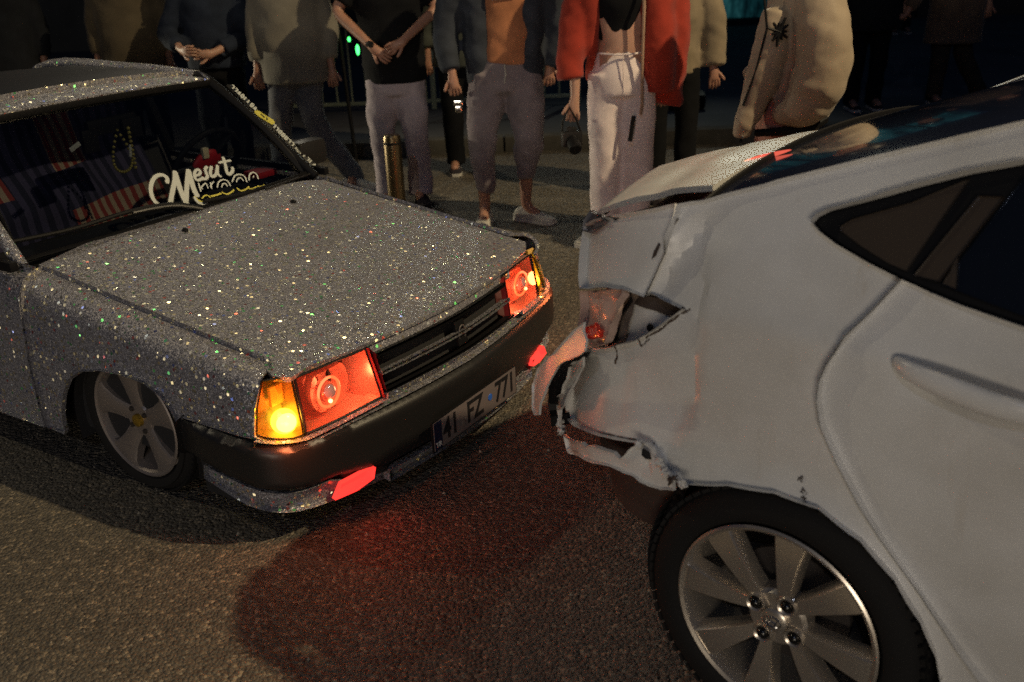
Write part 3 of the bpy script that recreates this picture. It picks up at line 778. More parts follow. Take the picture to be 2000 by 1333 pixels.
def FF(s, w, off=0.0):
    """wing or door skin: w climbs the side, rounds the shoulder and runs inward to the bonnet joint"""
    p, n = Splan(s); H = Hd(p[0]); RR = RX(p[0]); w0 = H - RR
    if w <= w0: z, sh = w, 0
    elif w <= w0 + RR * math.pi / 2: t = (w - w0) / RR; z, sh = w0 + RR * math.sin(t), RR * (1 - math.cos(t))
    else: z, sh = H + .004 * (w - w0 - RR * 1.571) / .05, RR + (w - w0 - RR * math.pi / 2)
    # lip of the wheel opening
    r = math.hypot(p[0] + .765, (z - .40)); lip = -.010 * math.exp(-((r - .275) / .03) ** 2) if abs(s) > .8 else 0
    q = p + n * (Sshift(s, z, n) + sh + off + lip); return (q[0], q[1], z + SZ)
def FFo(k): return lambda s, w: FF(s, w, k)
def wtop(x): RR = RX(x); return Hd(x) - RR + RR * math.pi / 2 + .103 - RR - .09 * (Hd(x) - .685)
def ts(pts, g=(.8, .6), F=FS): return trace(lw(F), pts, g)
mirs = lambda pts: [(-a, b) for a, b in pts]

# ---- lamps
ind = ts([(511, 744), (540, 739), (568, 737), (592, 850), (572, 857), (545, 858), (515, 855), (502, 850), (502, 800)], (.8, .65))
hl = ts([(575, 738), (645, 709), (713, 681), (728, 722), (745, 775), (670, 815), (597, 848)], (.6, .65))
arc_ = ts([(352, 826), (340, 800), (318, 772), (285, 748), (240, 730), (200, 722), (165, 725), (142, 740), (131, 770), (128, 805), (134, 838)], (1.2, .6), FF)
bumpb = ts([(345, 815), (400, 905), (600, 960), (650, 935), (505, 860), (800, 770), (1060, 610), (840, 870)], (.9, .5), lambda s, z: FS(s, z, -.03))
chin = ts([(410, 912), (580, 990), (640, 975), (650, 945)], (.8, .4), FSo(-.01))
hl_far = ts([(978, 541), (1005, 519), (1034, 498), (1043, 540), (1049, 587), (1020, 606), (991, 622)], (-.6, .65))
ind_far = ts([(1036, 497), (1043, 506), (1055, 540), (1061, 574), (1058, 582), (1051, 587), (1045, 541)], (-.75, .65))
G = M['glitter']
def out_pair(name, pts, Fk, m, **k):
    """the same part on the right flank (and mirrored on the left one)"""
    a = panel(name, pts, Fk, m, scar, **k)
    k2 = dict(k); k2['inward'] = -k.get('inward', 1)
    b = panel(name, mirs(pts)[::-1], Fk, m, scar, **k2)
    return a, b
# inward direction of this surface: cross(du, dv) sign on the right side
INW = -1
arc_s = [(1.15, .44)] + list(arc_) + [(1.765, .36)]
wr = []
# wing: from the corner lamp back to the door joint
top_w = [(SofX(x), wtop(x)) for x in (-.165, -.22, -.32, -.45, -.6, -.8, -1.0, -1.2)]
s_d = SofX(-1.2)
wing = [(.8235, .580), (.8432, .5865), (.835, .67), (.812, .755), (.80, wtop(-.16) - .04)] + top_w + [(s_d - .003, .60), (s_d - .003, .375), (1.775, .37)] + arc_[::-1] + [(1.15, .50), (1.137, .585)]
panel('front_wing', wing, FF, G, scar, step=.026, fold=.015, inward=INW)
wing_l = [(-a, b) for a, b in ([(.744, .545), (.722, .62), (.704, .695), (.700, .715), (.76, .722), (.83, .745)] + top_w[1:] + wing[5 + len(top_w):-1] + [(1.137, .585), (.8432, .578)])]
panel('front_wing', wing_l, FF, G, scar, step=.026, fold=.015, inward=INW)
sd2 = SofX(-2.30)
out_pair('front_door', [(s_d + .003, .375), (s_d + .003, wtop(-1.2) - .02), (sd2, wtop(-1.3) - .02), (sd2, .375)], FF, G, step=.05, fold=.02, inward=INW)
sd3 = SofX(-3.05)
out_pair('rear_door', [(sd2 + .005, .375), (sd2 + .005, wtop(-1.3) - .02), (sd3, wtop(-1.3) - .02), (sd3, .375)], FF, G, step=.08, fold=.02, inward=INW)
s_e = SofX(-4.0)
aw = [(SofX(-3.25) + .0 + .26 - .26 * math.cos(t), .42 + .24 * math.sin(t)) for t in [math.pi * k / 10 for k in range(11)]]
out_pair('rear_wing', [(sd3 + .005, .375), (sd3 + .005, wtop(-1.3) - .02), (s_e + .6, wtop(-1.3) - .02), (s_e + .6, .42)] + aw[::-1], FF, G, step=.08, fold=.02, inward=INW)
# corner lamp and headlamp
def lens(name, pts, m, k=-.002): return panel(name, pts, FSo(k), m, scar, step=.02, fold=.0, inward=INW)
def bucket(name, pts, depth, shr, m, parent, mirror=False):
    pts = mirs(pts) if mirror else pts
    pts = dens(pts, .03); n = len(pts)
    A = [np.array(FS(p[0], p[1], .004)) for p in pts]
    c = sum(A) / n
    B = []
    for p in A: q = c + (p - c) * shr; B.append(q + np.array([-depth, 0, 0]))
    v = [tuple(p) for p in A + B] + [tuple(c + np.array([-depth * 1.05, 0, 0]))]
    f = [(i, (i + 1) % n, n + (i + 1) % n, n + i) for i in range(n)] + [(n + i, n + (i + 1) % n, 2 * n) for i in range(n)]
    return mesh(name, v, f, m, parent, sharp=40), c
red_chrome = mat('red_lit_reflector', (.80, .48, .38), .30, .6, 0, (1, .24, .13), .05)
amb_chrome = mat('amber_reflector', (.42, .30, .17), .35, .4)
ring_m = mat('glowing_red_ring', (.6, .1, .05), .3, 0, 0, (1, .20, .07), 1.8)
bulb_red = mat('lit_red_bulb', (.6, .1, .05), .3, 0, 0, (1, .16, .06), 14)
bulb_yel = mat('lit_amber_bulb', (.9, .6, .1), .3, 0, 0, (1, .80, .08), 5)
amb_lens = mat('amber_lens_body', (.85, .52, .16), .35, 0, .5, (1, .52, .07), .05)
fog_m = mat('lit_red_fog_lamp', (.7, .05, .04), .3, 0, .5, (1, .045, .035), 1.15)
ball_m = mat('projector_lens', (.55, .30, .30), .05, .1, 1.0)
for side in (1, -1):
    mr = side == -1
    hlp = hl_far if mr else hl
    H, c = bucket('headlight', hlp, .10, .82, red_chrome, scar)
    pts = hlp
    L_ = panel('lens', pts, FSo(-.003), M['lens_red'], H, step=.03, fold=.004, inward=INW if not mr else INW)
    # bowl, ring, projector ball
    cx, cz = c[0] - .045, c[2] + .004
    yb_ = c[1] - side * .03
    My = lambda x, y, z: Matrix.Translation((x, y, z)) @ Matrix.Rotation(math.pi / 2, 4, 'Z')
    b = MB(); b.lathe([(.020, .052), (.05, .045), (.078, .015), (.083, -.012)], 40, Matrix.Translation((cx + .0, yb_ + side * .03, cz)) @ Matrix.Rotation(math.pi / 2, 4, 'Z'))
    vv = [(x, y, min(max(z, c[2] - .066), c[2] + .060)) for x, y, z in b.v]
    mesh('reflector_bowl', vv, b.f, red_chrome, H)
    rp = [(cx + .036, yb_ + .046 * math.cos(t), cz + .046 * math.sin(t)) for t in [2 * math.pi * k / 36 for k in range(37)]]
    b = MB(); b.tube(rp, .0045, 8, False); b.build('glow_ring', ring_m, H)
    b = MB(); b.sphere((cx + .022, yb_, cz), .033, 24, 16); b.build('projector_ball', ball_m, H)
    b = MB(); b.sphere((cx + .050, yb_ - side * .012, cz - .022), .0065); b.build('bulb', bulb_red, H)
    l = bpy.data.lights.new('headlamp_glow', 'POINT'); l.energy = .38 if side == 1 else 1.0; l.color = (1, .27, .14); l.shadow_soft_size = .02
    lo = bpy.data.objects.new('headlamp_glow', l); COL.objects.link(lo); lo.parent = H; lo.location = (cx + .055, yb_ + side * .10, cz - .01)
    # chrome-edged gasket round the lamp
    gp = [FS(a, z, -.001) for a, z in dens(hlp, .02)]; gp.append(gp[0])
    b = MB(); b.tube(gp, .0042, 6, False); b.build('lamp_gasket', M['seal'], H)
    ind_ = ind_far if mr else ind
    I, ci = bucket('corner_lamp', ind_, .05, .80, amb_chrome, scar)
    pts = ind_
    panel('lens', pts, FSo(-.004), M['lens_amber'], I, step=.02, fold=.005, inward=INW)
    bp = FS(.752, .612, .022) if side == 1 else (ci[0] - .012, ci[1] - .006, ci[2] - .01)
    b = MB(); b.sphere(bp, .038 if side == 1 else .026, 20, 14); b.build('bulb', bulb_yel, I)
    b = MB(); e_ = FS(.765 * side, .69, .03); b.box(e_, (.012, .05, .06), bev=.004); b.build('lamp_insert', amb_lens, I)
    l = bpy.data.lights.new('corner_lamp_glow', 'POINT'); l.energy = 2.2 if side == 1 else 2.2; l.color = (1, .20, .06); l.shadow_soft_size = .03
    lo = bpy.data.objects.new('corner_lamp_glow', l); COL.objects.link(lo); lo.parent = I; lo.location = FS(.752 * side, .615, -.085)
    gp = [FS(a, z, -.001) for a, z in dens(ind_, .02)]; gp.append(gp[0])
    b = MB(); b.tube(gp, .0032, 6, False); b.build('lamp_gasket', M['seal'], I)
# header strip between bonnet and grille, strip under the lamps
zt = .742
hdr = [(-.405, .712), (.405, .712), (.418, .741), (-.418, .741)]
panel('bonnet_slam_strip', hdr, FS, G, scar, step=.03, fold=.01, inward=INW)
low_strip = [(-.84, .548), (-.72, .545), (-.41, .556), (.41, .556), (.72, .545), (.84, .548), (.838, .580), (.71, .558), (.405, .572), (.402, .585), (-.402, .585), (-.405, .572), (-.71, .558), (-.838, .580)]
panel('front_apron_strip', low_strip, FSo(.002), G, scar, step=.025, fold=.03, inward=INW)
# grille: dark recess, bars and badge
panel('grille_recess', [(-.32, .585), (.40, .585), (.41, .714), (-.35, .714)], FSo(.035), M['dark'], scar, step=.06, fold=0, inward=INW)
for k_, (za, zb, m_) in enumerate(((.642, .654, G), (.700, .712, M['seal']), (.585, .594, M['seal']))):
    panel('grille_bar', [(-.335, za), (.400, za), (.402, zb), (-.338, zb)], FSo(.006), m_, scar, step=.04, fold=.03, inward=INW)
for sd in (1, -1):
    panel('grille_end_post', sorted_ := ([(.398, .585), (.409, .575), (.424, .735), (.404, .714)] if sd == 1 else [(-.322, .580), (-.312, .588), (-.340, .714), (-.356, .728)]), FSo(.003), mat('red_plastic', (.30, .02, .02), .4) if sd == 1 else bpy.data.materials['red_plastic'], scar, step=.03, fold=.02, inward=INW)
bb = MB(); bb.box(FS(0, .648, -.002), (.014, .055, .085), Matrix.Rotation(-.2, 3, 'Y'), .004); bd = bb.build('grille_badge', M['seal'], scar)
ring = [(FS(0, .648, -.011)[0], .019 * math.cos(t), FS(0, .648)[2] + .028 * math.sin(t)) for t in [2 * math.pi * k / 20 for k in range(21)]]
bb = MB(); bb.tube(ring, .0022, 6, False); bb.build('badge_rim', M['alloy2'], bd)
# bonnet
def HOOD(x, y):
    e = abs(y) / .70
    z = Hd(x) + .018 * (1 - e * e) + .006 * sst(x, -1.2, -.2) * math.exp(-((abs(y) - .36) / .05) ** 2) - .010 * sst(x, -.14, -.075) ** 2
    z += -.008 * math.exp(-((y - .30) / .05) ** 2) * sst(x, -.9, -.3) * (1 - sst(x, -.18, -.1))
    return (x, y, z + SZ)
def fr(y):
    p, n = Splan(-y if False else (abs(y))); return 0
fe = []
for k in range(21):
    s = .70 - 1.40 * k / 20
    p, n = Splan(s); q = p + n * (Sshift(s, .748, n) + .0); fe.append((q[0], q[1]))
re_ = trace(lw(lambda a, b: HOOD(a, b)), [(640, 352), (600, 366), (530, 380), (460, 402), (385, 424), (290, 438), (200, 454), (120, 474), (45, 492)], (-1.25, .6))
hood_o = [(-.17, -.722)] + [q for q in fe if abs(q[1]) < .69] + [(-.17, .722)]
hood_o = [(q[0], q[1]) for q in fe if abs(q[1]) < .665]
hood_o = [(-1.24, -.6925), (-.6, -.6925), (-.22, -.6925), (-.19, -.712), (-.14, -.732), (-.10, -.70)] + hood_o + [(-.15, .695), (-.22, .6925), (-.6, .6925), (-1.20, .6925)] + [(-1.24, .62), (-1.27, .4), (-1.285, .15), (-1.29, 0), (-1.288, -.2), (-1.275, -.45)]
panel('bonnet', hood_o, HOOD, G, scar, step=.035, fold=.018, inward=-1)
for px_ in ((362, 452), (573, 396)):
    h_ = trace(lw(lambda a, b: HOOD(a, b)), [px_], (-1.2, .2))[0]; p = HOOD(*h_)
    b = MB(); b.sphere((p[0], p[1], p[2] + .004), .011, 12, 8, (1.3, 1, .8)); b.build('washer_jet', M['seal'], scar)
# bumper: black moulding wrapped round the nose
def BUMP(s, z):
    a = abs(s)
    zt_ = interp(a, [0, .4, .75, .85, 1.14], [.552, .553, .560, .575, .590]); zb_ = interp(a, [0, .45, .64, .74, 1.05, 1.14], [.335, .345, .395, .398, .45, .46])
    t = (z - zb_) / (zt_ - zb_); e = min(1, max(0, min(t, 1 - t)) / .16)
    o = -.046 * math.sqrt(max(0, 1 - (1 - e) ** 2)) + .006
    if a > 1.0: o += .02 * sst(a, 1.0, 1.14)
    return FS(s, z, o)
bs = [0, .2, .4, .6, .75, .85, 1.0, 1.14]
tp_ = [(a, interp(a, [0, .4, .75, .85, 1.14], [.552, .553, .560, .575, .590])) for a in bs]
bt_ = [(a, interp(a, [0, .45, .64, .74, 1.05, 1.14], [.335, .345, .395, .398, .45, .46])) for a in bs]
out_b = [(-a, z) for a, z in bt_[::-1]] + bt_[1:] + tp_[::-1] + [(-a, z) for a, z in tp_[1:]]
panel('front_bumper', out_b, BUMP, M['blackpl'], scar, step=.018, fold=.02, inward=INW, sharp=50)
# apron and chin below
panel('bumper_gap', [(-1.14, .30), (1.14, .30), (1.14, .5), (-1.14, .5)], FSo(.03), M['dark'], scar, step=.08, fold=0, inward=INW)
ch1 = [(.42, .300), (.66, .325), (.76, .338), (.90, .355), (1.06, .405), (1.05, .452), (.74, .402), (.655, .400), (.60, .372), (.45, .350)]
FCH = lambda s, z: FS(s, z, -.012 + .25 * max(0, .38 - z))
for sd in (1, -1):
    p_ = ch1 if sd == 1 else mirs(ch1)[::-1]
    panel('front_apron', [q for q in ([(a, b) for a, b in p_])], FCH, G, scar, step=.02, fold=.02, inward=INW)
panel('front_apron', [(-.44, .298), (.44, .298), (.44, .338), (-.44, .330)], lambda s, z: FS(s, z, -.012), G, scar, step=.02, fold=.03, inward=INW)
# fog lamps (lit red)
fg = ts([(648, 973), (661, 941), (700, 920), (726, 909), (723, 931), (690, 955)], (.6, .37), FSo(-.03))
for sd in (1, -1):
    p_ = fg if sd == 1 else [(a + .07, b) for a, b in mirs(fg)[::-1]]
    F_ = panel('fog_lamp', p_, FSo(-.030), fog_m, scar, step=.02, fold=.02, inward=INW)
    l = bpy.data.lights.new('fog_lamp_glow', 'SPOT'); l.energy = .45; l.color = (1, .05, .03); l.shadow_soft_size = .04; l.spot_size = R(120); l.spot_blend = .8
    lo = bpy.data.objects.new('fog_lamp_glow', l); COL.objects.link(lo); lo.parent = F_; c_ = FS(.57 * sd, .375, -.05); lo.location = c_
    lo.rotation_euler = Vector((1, -.25 * sd, -.75)).to_track_quat('-Z', 'Y').to_euler()
# number plate
pz = .415; pp = FS(0, pz, -.050)
P_ = empty('number_plate', (pp[0] + .008, -.030, pp[2] - .022)); P_.parent = scar; P_.rotation_euler = (0, 0, 0)
b = MB(); b.box((0, 0, 0), (.006, .520, .112), bev=.002); b.build('plate_frame', M['seal'], P_)
b = MB(); b.box((.0035, 0, 0), (.003, .508, .102), bev=.001); b.build('plate_sheet', mat('white_plate', (.135, .11, .11), .6), P_)
b = MB(); b.box((.0045, -.232, 0), (.003, .040, .100)); b.build('plate_band', mat('blue_plate_band', (.008, .012, .04), .4), P_)
ink = mat('plate_ink', (.01, .01, .012), .5)
def text(name, body, size, m, parent, loc, rot, ext=.0008, sx=1.0, shear=0.0, bold=.0):
    cu = bpy.data.curves.new(name, 'FONT'); cu.body = body; cu.size = size; cu.extrude = ext; cu.align_x = 'CENTER'; cu.align_y = 'CENTER'; cu.shear = shear; cu.offset = bold
    t = bpy.data.objects.new(name, cu); COL.objects.link(t)
    dg = bpy.context.evaluated_depsgraph_get(); me = bpy.data.meshes.new_from_object(t.evaluated_get(dg)); bpy.data.objects.remove(t)
    o = bpy.data.objects.new(name, me); me.materials.clear(); me.materials.append(m); COL.objects.link(o); o.parent = parent; o.location = loc; o.rotation_euler = rot; o.scale = (sx, 1, 1); return o
TR_ = (math.pi / 2, 0, math.pi / 2)
for tx, yy, sx in (('41', -.160, .82), ('FZ', -.015, .84), ('771', .178, .82)):
    text('plate_lettering', tx, .108, ink, P_, (.0056, yy, 0), TR_, sx=sx, bold=.0022)
text('plate_lettering', 'TR', .026, mat('plate_white', (.6, .6, .6), .5), P_, (.0066, -.232, -.033), TR_)
b = MB(); b.lathe([(0, -.001), (.010, -.001), (.011, .0)], 20, Matrix.Translation((.006, -.088, -.02)) @ Matrix.Rotation(math.pi / 2, 4, 'Z')); b.build('plate_seal', mat('seal_grey', (.16, .13, .12), .5), P_)
b = MB(); b.lathe([(0, -.001), (.012, -.001), (.013, .0)], 20, Matrix.Translation((.006, .080, .004)) @ Matrix.Rotation(math.pi / 2, 4, 'Z')); b.build('plate_sticker', mat('blue_sticker', (.03, .12, .5), .4), P_)
# windscreen
WB, WTp = 1.0, 1.0
def WS(u, v):
    """u across (-1 right side of car, 1 left), v up"""
    xb = -1.325 + .065 * (1 - u * u); xt = -1.745 + .05 * (1 - u * u)
    yb_ = .700 * u; yt = .600 * u; zb = .925 + .012 * (1 - u * u); zt_ = 1.325 + .018 * (1 - u * u)
    bow = .018 * math.sin(math.pi * v)
    return (xb + (xt - xb) * v + bow, yb_ + (yt - yb_) * v, zb + (zt_ - zb) * v + bow + SZ)
gridmesh('windscreen', WS_ := (lambda a, b: WS(2 * b - 1, a)), 12, 24, M['glass'], scar)
TRI = lambda pts, g=(0, .4): trace(lw(WS), pts, g)
def WSn(u, v, k):
    a = np.array(WS(u, v)); du = np.array(WS(u + .01, v)) - a; dv = np.array(WS(u, v + .01)) - a; n = np.cross(du, dv); n /= np.linalg.norm(n); return tuple(a + n * k)
# black band round the glass
def band(name, pts, w_, m, k=.003, parent=None):
    b = MB(); b.tube([WSn(u, v, k) for u, v in pts], w_, 8, True, .35); return b.build(name, m, parent or scar)
rim_ = [(-1 + 2 * k / 20, 0.0) for k in range(21)] + [(1, k / 10) for k in range(1, 11)] + [(1 - 2 * k / 20, 1) for k in range(1, 21)] + [(-1, 1 - k / 10) for k in range(1, 11)]
band('windscreen_seal', rim_, .020, M['seal'])
# cowl panel between bonnet and glass
cow = [( -1.20, .70), (-1.23, .62), (-1.258, .4), (-1.272, .15), (-1.278, 0), (-1.274, -.2), (-1.262, -.45), (-1.225, -.70), (-1.36, -.71), (-1.30, -.4), (-1.285, 0), (-1.30, .4), (-1.36, .71)]
panel('cowl', [(-1.17, .70), (-1.17, -.70), (-1.37, -.70), (-1.37, .70)], lambda x, y: (x, y, HOOD(x, y)[2] - .022 - .012 * sst(-x, 1.17, 1.3)), M['seal'], scar, step=.06, fold=0, inward=-1)
# wipers
for pts, tip in (([(18, 478), (140, 452), (250, 418), (330, 404), (388, 414)], 0), ([(395, 398), (470, 384), (540, 371), (612, 352)], 1)):
    q = TRI(pts, (-.5, .05)); P3 = [WSn(u, max(v, .0), .016) for u, v in q]
    P3 = catmull(P3, 5); b = MB(); b.tube(P3, .007, 8, True, 1.2); wv = b.build('wiper', M['seal'], scar)
    P4 = [tuple(np.array(p) + np.array([.02, 0, -.004])) for p in P3[len(P3) // 2:]]; b = MB(); b.tube(P4, .006, 6); b.build('wiper_arm', M['blackpl'], wv)
# pillars, roof
for sd in (1, -1):
    pts = [(-1.28, -.725 * sd, .915 + SZ), (-1.50, -.69 * sd, 1.10 + SZ), (-1.77, -.635 * sd, 1.325 + SZ), (-1.87, -.62 * sd, 1.352 + SZ)]
    b = MB(); b.tube(catmull(pts, 5), .026, 12, True, .8); b.build('windscreen_pillar', G if sd == 1 else M['seal'], scar)
    pts = [(-1.85, -.625 * sd, 1.350 + SZ), (-2.3, -.62 * sd, 1.372 + SZ), (-3.0, -.60 * sd, 1.35 + SZ), (-3.5, -.68 * sd, .98 + SZ)]
    b = MB(); b.tube(catmull(pts, 6), .034, 12, True, .9); b.build('roof_rail', G, scar)
    b = MB(); b.tube([(-2.30, -.635 * sd, 1.36 + SZ), (-2.30, -.76 * sd, .96 + SZ)], .03, 10); b.build('door_pillar', M['seal'], scar)
    mesh('side_windows', [(-1.40, -.735 * sd, .955 + SZ), (-3.3, -.735 * sd, .97 + SZ), (-3.0, -.63 * sd, 1.33 + SZ), (-1.82, -.64 * sd, 1.33 + SZ)], [(0, 1, 2, 3)], M['glass'], scar, smooth=False)
    b = MB(); b.box((-2.3, -.77 * sd, .935 + SZ), (2.1, .03, .035), bev=.008); b.build('window_sill', M['seal'], scar)
def RF(x, y):
    e = y / .62; return (x, y, 1.352 + .020 * (1 - e * e) + .02 * sst(-x, 1.74, 2.2) - .03 * sst(-x, 2.6, 3.05) - .025 * (1 - sst(-x, 1.735, 1.80)) + SZ)
rfr = [(-1.745 + .05 * (1 - (y / .6) ** 2) - .012, y) for y in [.61 - 1.22 * k / 12 for k in range(13)]]
panel('roof_front_edge', [(-1.93, .62)] + rfr + [(-1.93, -.62)], RF, G, scar, step=.04, fold=.02, inward=1)
panel('roof', [(-3.05, .60), (-1.928, .62), (-1.928, -.62), (-3.05, -.60)], RF, G, scar, step=.07, fold=.0, inward=1)
mb = MB()
panel('roof_black_film', [(-3.0, .55), (-2.06, .56), (-1.945, .52), (-1.945, -.56), (-3.0, -.56)], lambda x, y: (x, y, RF(x, y)[2] + .012), M['blackpl'], scar, step=.06, fold=.012, inward=-1)
gridmesh('rear_window', lambda a, b: (-3.03 - .55 * a, (-.58 + 1.16 * b) * (1 + .1 * a), 1.345 - .38 * a + SZ), 6, 8, M['tint'], scar)
gridmesh('boot_lid', lambda a, b: (-3.5 - .55 * a, -.72 + 1.44 * b, .96 - .03 * a * a + SZ), 6, 8, G, scar, flange=.03)
gridmesh('rear_panel', lambda a, b: (-4.03 - .02 * math.sin(math.pi * b), -.74 + 1.48 * b, .94 - .6 * a + SZ), 6, 8, G, scar)
# exterior mirrors
for sd, col_ in ((-1, M['blackpl']), (1, M['blackpl'])):
    b = MB(); b.box((0, 0, 0), (.10, .165, .125), Matrix.Rotation(.15 * sd, 3, 'Z'), .045)
    v = [(x - 1.43, y - sd * .85, z + .995 + SZ) for x, y, z in b.v]; mr_ = mesh('door_mirror', v, b.f, col_, scar, sharp=60)
    b = MB(); b.tube([(-1.42, -sd * .75, .935 + SZ), (-1.43, -sd * .82, .965 + SZ)], .022, 10); b.build('mirror_foot', M['blackpl'], mr_)
# underbody and housings
b = MB(); b.box((-2.2, 0, .52 + SZ), (3.4, 1.50, .30), bev=.02); b.box((-1.9, 0, .40 + SZ), (3.3, 1.1, .12), bev=.02); b.build('floor_pan', M['dark'], scar)
b = MB(); b.box((-.60, 0, .60 + SZ), (.9, 1.0, .22), bev=.02); b.build('engine_bay', M['dark'], scar)
for cx_ in (-.77, -3.25):
    for sg in (1, -1): housing(cx_, scar, .40 + SZ + .02, .30, -.785, -.42, sg)
# wheels
RW = mat('dull_alloy', (.34, .30, .28), .42, .7)
for i_, (wx_, sd_) in enumerate(((-.765, 1), (-3.25, 1), (-.765, -1), (-3.25, -1))):
    Wh = wheel(scar, (wx_, -.775 * sd_, .247), .198, .256, .19, None, 'five', rz=R(0) if i_ in (0, 2) else 0, rim_mat=RW, spin=R(20), side=sd_)
    if i_ == 0:
        b = MB(); b.lathe([(.022, .018), (.021, .006), (.015, .004), (0, .004)], 24); b.build('centre_cap', mat('gold_cap', (.5, .33, .05), .35, .8), Wh)
        for k in range(4):
            a = math.pi / 2 * k + .6; b = MB(); b.lathe([(.009, .02), (.008, .010), (0, .009)], 12, Matrix.Translation((.043 * math.cos(a), 0, .043 * math.sin(a)))); b.build('lug_nut', M['iron'], Wh)
# ---- inside the saloon
b = MB(); b.box((-1.50, 0, .80 + SZ), (.42, 1.34, .14), bev=.04); b.build('dashboard', M['dark'], scar)
b = MB(); b.box((-3.0, 0, .80 + SZ), (.2, 1.3, .7), bev=.05); b.build('rear_bench', M['dark'], scar)
gridmesh('headlining', lambda a, b_: (-1.80 - 1.2 * a, -.58 + 1.16 * b_, 1.322 + SZ), 2, 2, M['dark'], scar)
def stripes():
    m = mat('striped_towel', (.3, .3, .3), .95); N, L, B = nodes(m); t = N.new('ShaderNodeTexCoord'); sx = N.new('ShaderNodeSeparateXYZ'); L.new(t.outputs['UV'], sx.inputs[0])
    w_ = noise_n(m, t.outputs['UV'], 3.0, 3)
    u = math_n(m, 'ADD', sx.outputs[0], math_n(m, 'MULTIPLY', w_.outputs[0], .03))
    fr_ = math_n(m, 'FRACT', math_n(m, 'MULTIPLY', u, 21))
    k = N.new('ShaderNodeMath'); k.operation = 'SMOOTH_MIN' if False else 'GREATER_THAN'; L.new(fr_, k.inputs[0]); k.inputs[1].default_value = .5
    rw = mix_n(m, k.outputs[0], (.20, .030, .025), (.30, .23, .17)); bl = mix_n(m, k.outputs[0], (.012, .012, .03), (.045, .040, .085))
    v = math_n(m, 'ADD', sx.outputs[1], math_n(m, 'MULTIPLY', sx.outputs[0], -.10))
    lowr = math_n(m, 'MULTIPLY', math_n(m, 'LESS_THAN', v, .26), math_n(m, 'GREATER_THAN', sx.outputs[0], .52))
    upr = math_n(m, 'MULTIPLY', math_n(m, 'MULTIPLY', math_n(m, 'GREATER_THAN', v, .52), math_n(m, 'LESS_THAN', v, .90)), math_n(m, 'MULTIPLY', math_n(m, 'GREATER_THAN', sx.outputs[0], .55), math_n(m, 'LESS_THAN', sx.outputs[0], .73)))
    lft = math_n(m, 'MULTIPLY', math_n(m, 'GREATER_THAN', v, .42), math_n(m, 'LESS_THAN', sx.outputs[0], .34))
    f_ = math_n(m, 'MAXIMUM', math_n(m, 'MAXIMUM', lowr, upr), lft)
    L.new(mix_n(m, f_, bl, rw), B.inputs['Base Color']); bump(m, fr_, .3, .01); return m
ST = stripes()
def towel(name, F, nu, nv, parent, m=ST):
    v = []; f = []; uv = []
    for i in range(nu + 1):
        for j in range(nv + 1): v.append(F(i / nu, j / nv)); uv.append((i / nu, j / nv))
    for i in range(nu):
        for j in range(nv): a = i * (nv + 1) + j; f.append((a, a + nv + 1, a + nv + 2, a + 1))
    o = mesh(name, v, f, m, parent, sharp=0); l = o.data.uv_layers.new(name='UVMap')
    for lp in o.data.loops: l.data[lp.index].uv = uv[lp.vertex_index]
    return o
for sy, nm in ((-.34, 1), (.36, 0)):
    b = MB(); b.box((-2.08, sy, .78 + SZ), (.12, .46, .62), Matrix.Rotation(-.28, 3, 'Y'), .05); b.box((-1.88, sy, .55 + SZ), (.48, .48, .13), None, .05)
    b.box((-2.24, sy, 1.17 + SZ), (.08, .24, .15), Matrix.Rotation(-.2, 3, 'Y'), .035); b.build('front_seat', M['dark'], scar, sharp=60)
def TW(a, b_):
    y = -.66 + 1.07 * a; z = .70 + .60 * b_
    x = -1.93 - .18 * b_ + .018 * math.sin(a * 13 + b_ * 2) + .04 * math.sin(a * 3.2) ** 2 + .02 * noise.noise((a * 4, b_ * 4, 1)) + .16 * max(0, .22 - b_)
    return (x, y + .025 * math.sin(b_ * 5 + a), z + SZ)
towel('striped_seat_cover', TW, 60, 40, scar)
RED = mat('red_wheel_hub', (.40, .012, .02), .5)
Cw = Vector((-1.70, .47, .985 + SZ)); ax = Matrix.Rotation(R(-62), 4, 'Y')
rg = [Cw + ax @ Vector((.185 * math.cos(t), .185 * math.sin(t), 0)) for t in [2 * math.pi * k / 36 for k in range(37)]]
b = MB(); b.tube(rg, .014, 10, False)
for t in (.6, 2.5, 4.7): b.tube([Cw, Cw + ax @ Vector((.18 * math.cos(t), .18 * math.sin(t), 0))], .016, 8)
sw = b.build('steering_wheel', M['seal'], scar)
b = MB(); b.sphere((0, 0, 0), .085, 20, 12, (1, 1, .35)); v = [tuple(Cw + ax @ Vector(q)) for q in b.v]; mesh('wheel_hub_cover', v, b.f, RED, sw)
b = MB(); b.box((-1.52, .62, .935 + SZ), (.10, .12, .03), bev=.012); b.build('red_cloth', RED, scar)
b = MB(); b.box((-1.70, .02, 1.245 + SZ), (.03, .25, .065), Matrix.Rotation(.1, 3, 'Z'), .012); im = b.build('interior_mirror', M['seal'], scar)
b = MB(); b.box((-1.685, -.10, 1.20 + SZ), (.02, .07, .09), bev=.006); b.box((-1.68, .10, 1.22 + SZ), (.02, .09, .08), bev=.004); b.build('dangling_case', M['seal'], scar)
gold = mat('yellow_bead_chain', (.20, .17, .04), .5)
b = MB()
for k in range(26):
    t = k / 25; b.sphere((-1.66, .015 + .045 * math.sin(t * math.pi * 2) , 1.225 - .17 * math.sin(t * math.pi) + SZ), .0065, 8, 6)
for k in range(10): b.sphere((-1.655, .065, 1.225 - .018 * k + SZ), .0075, 8, 6)
b.build('bead_chain', gold, scar)
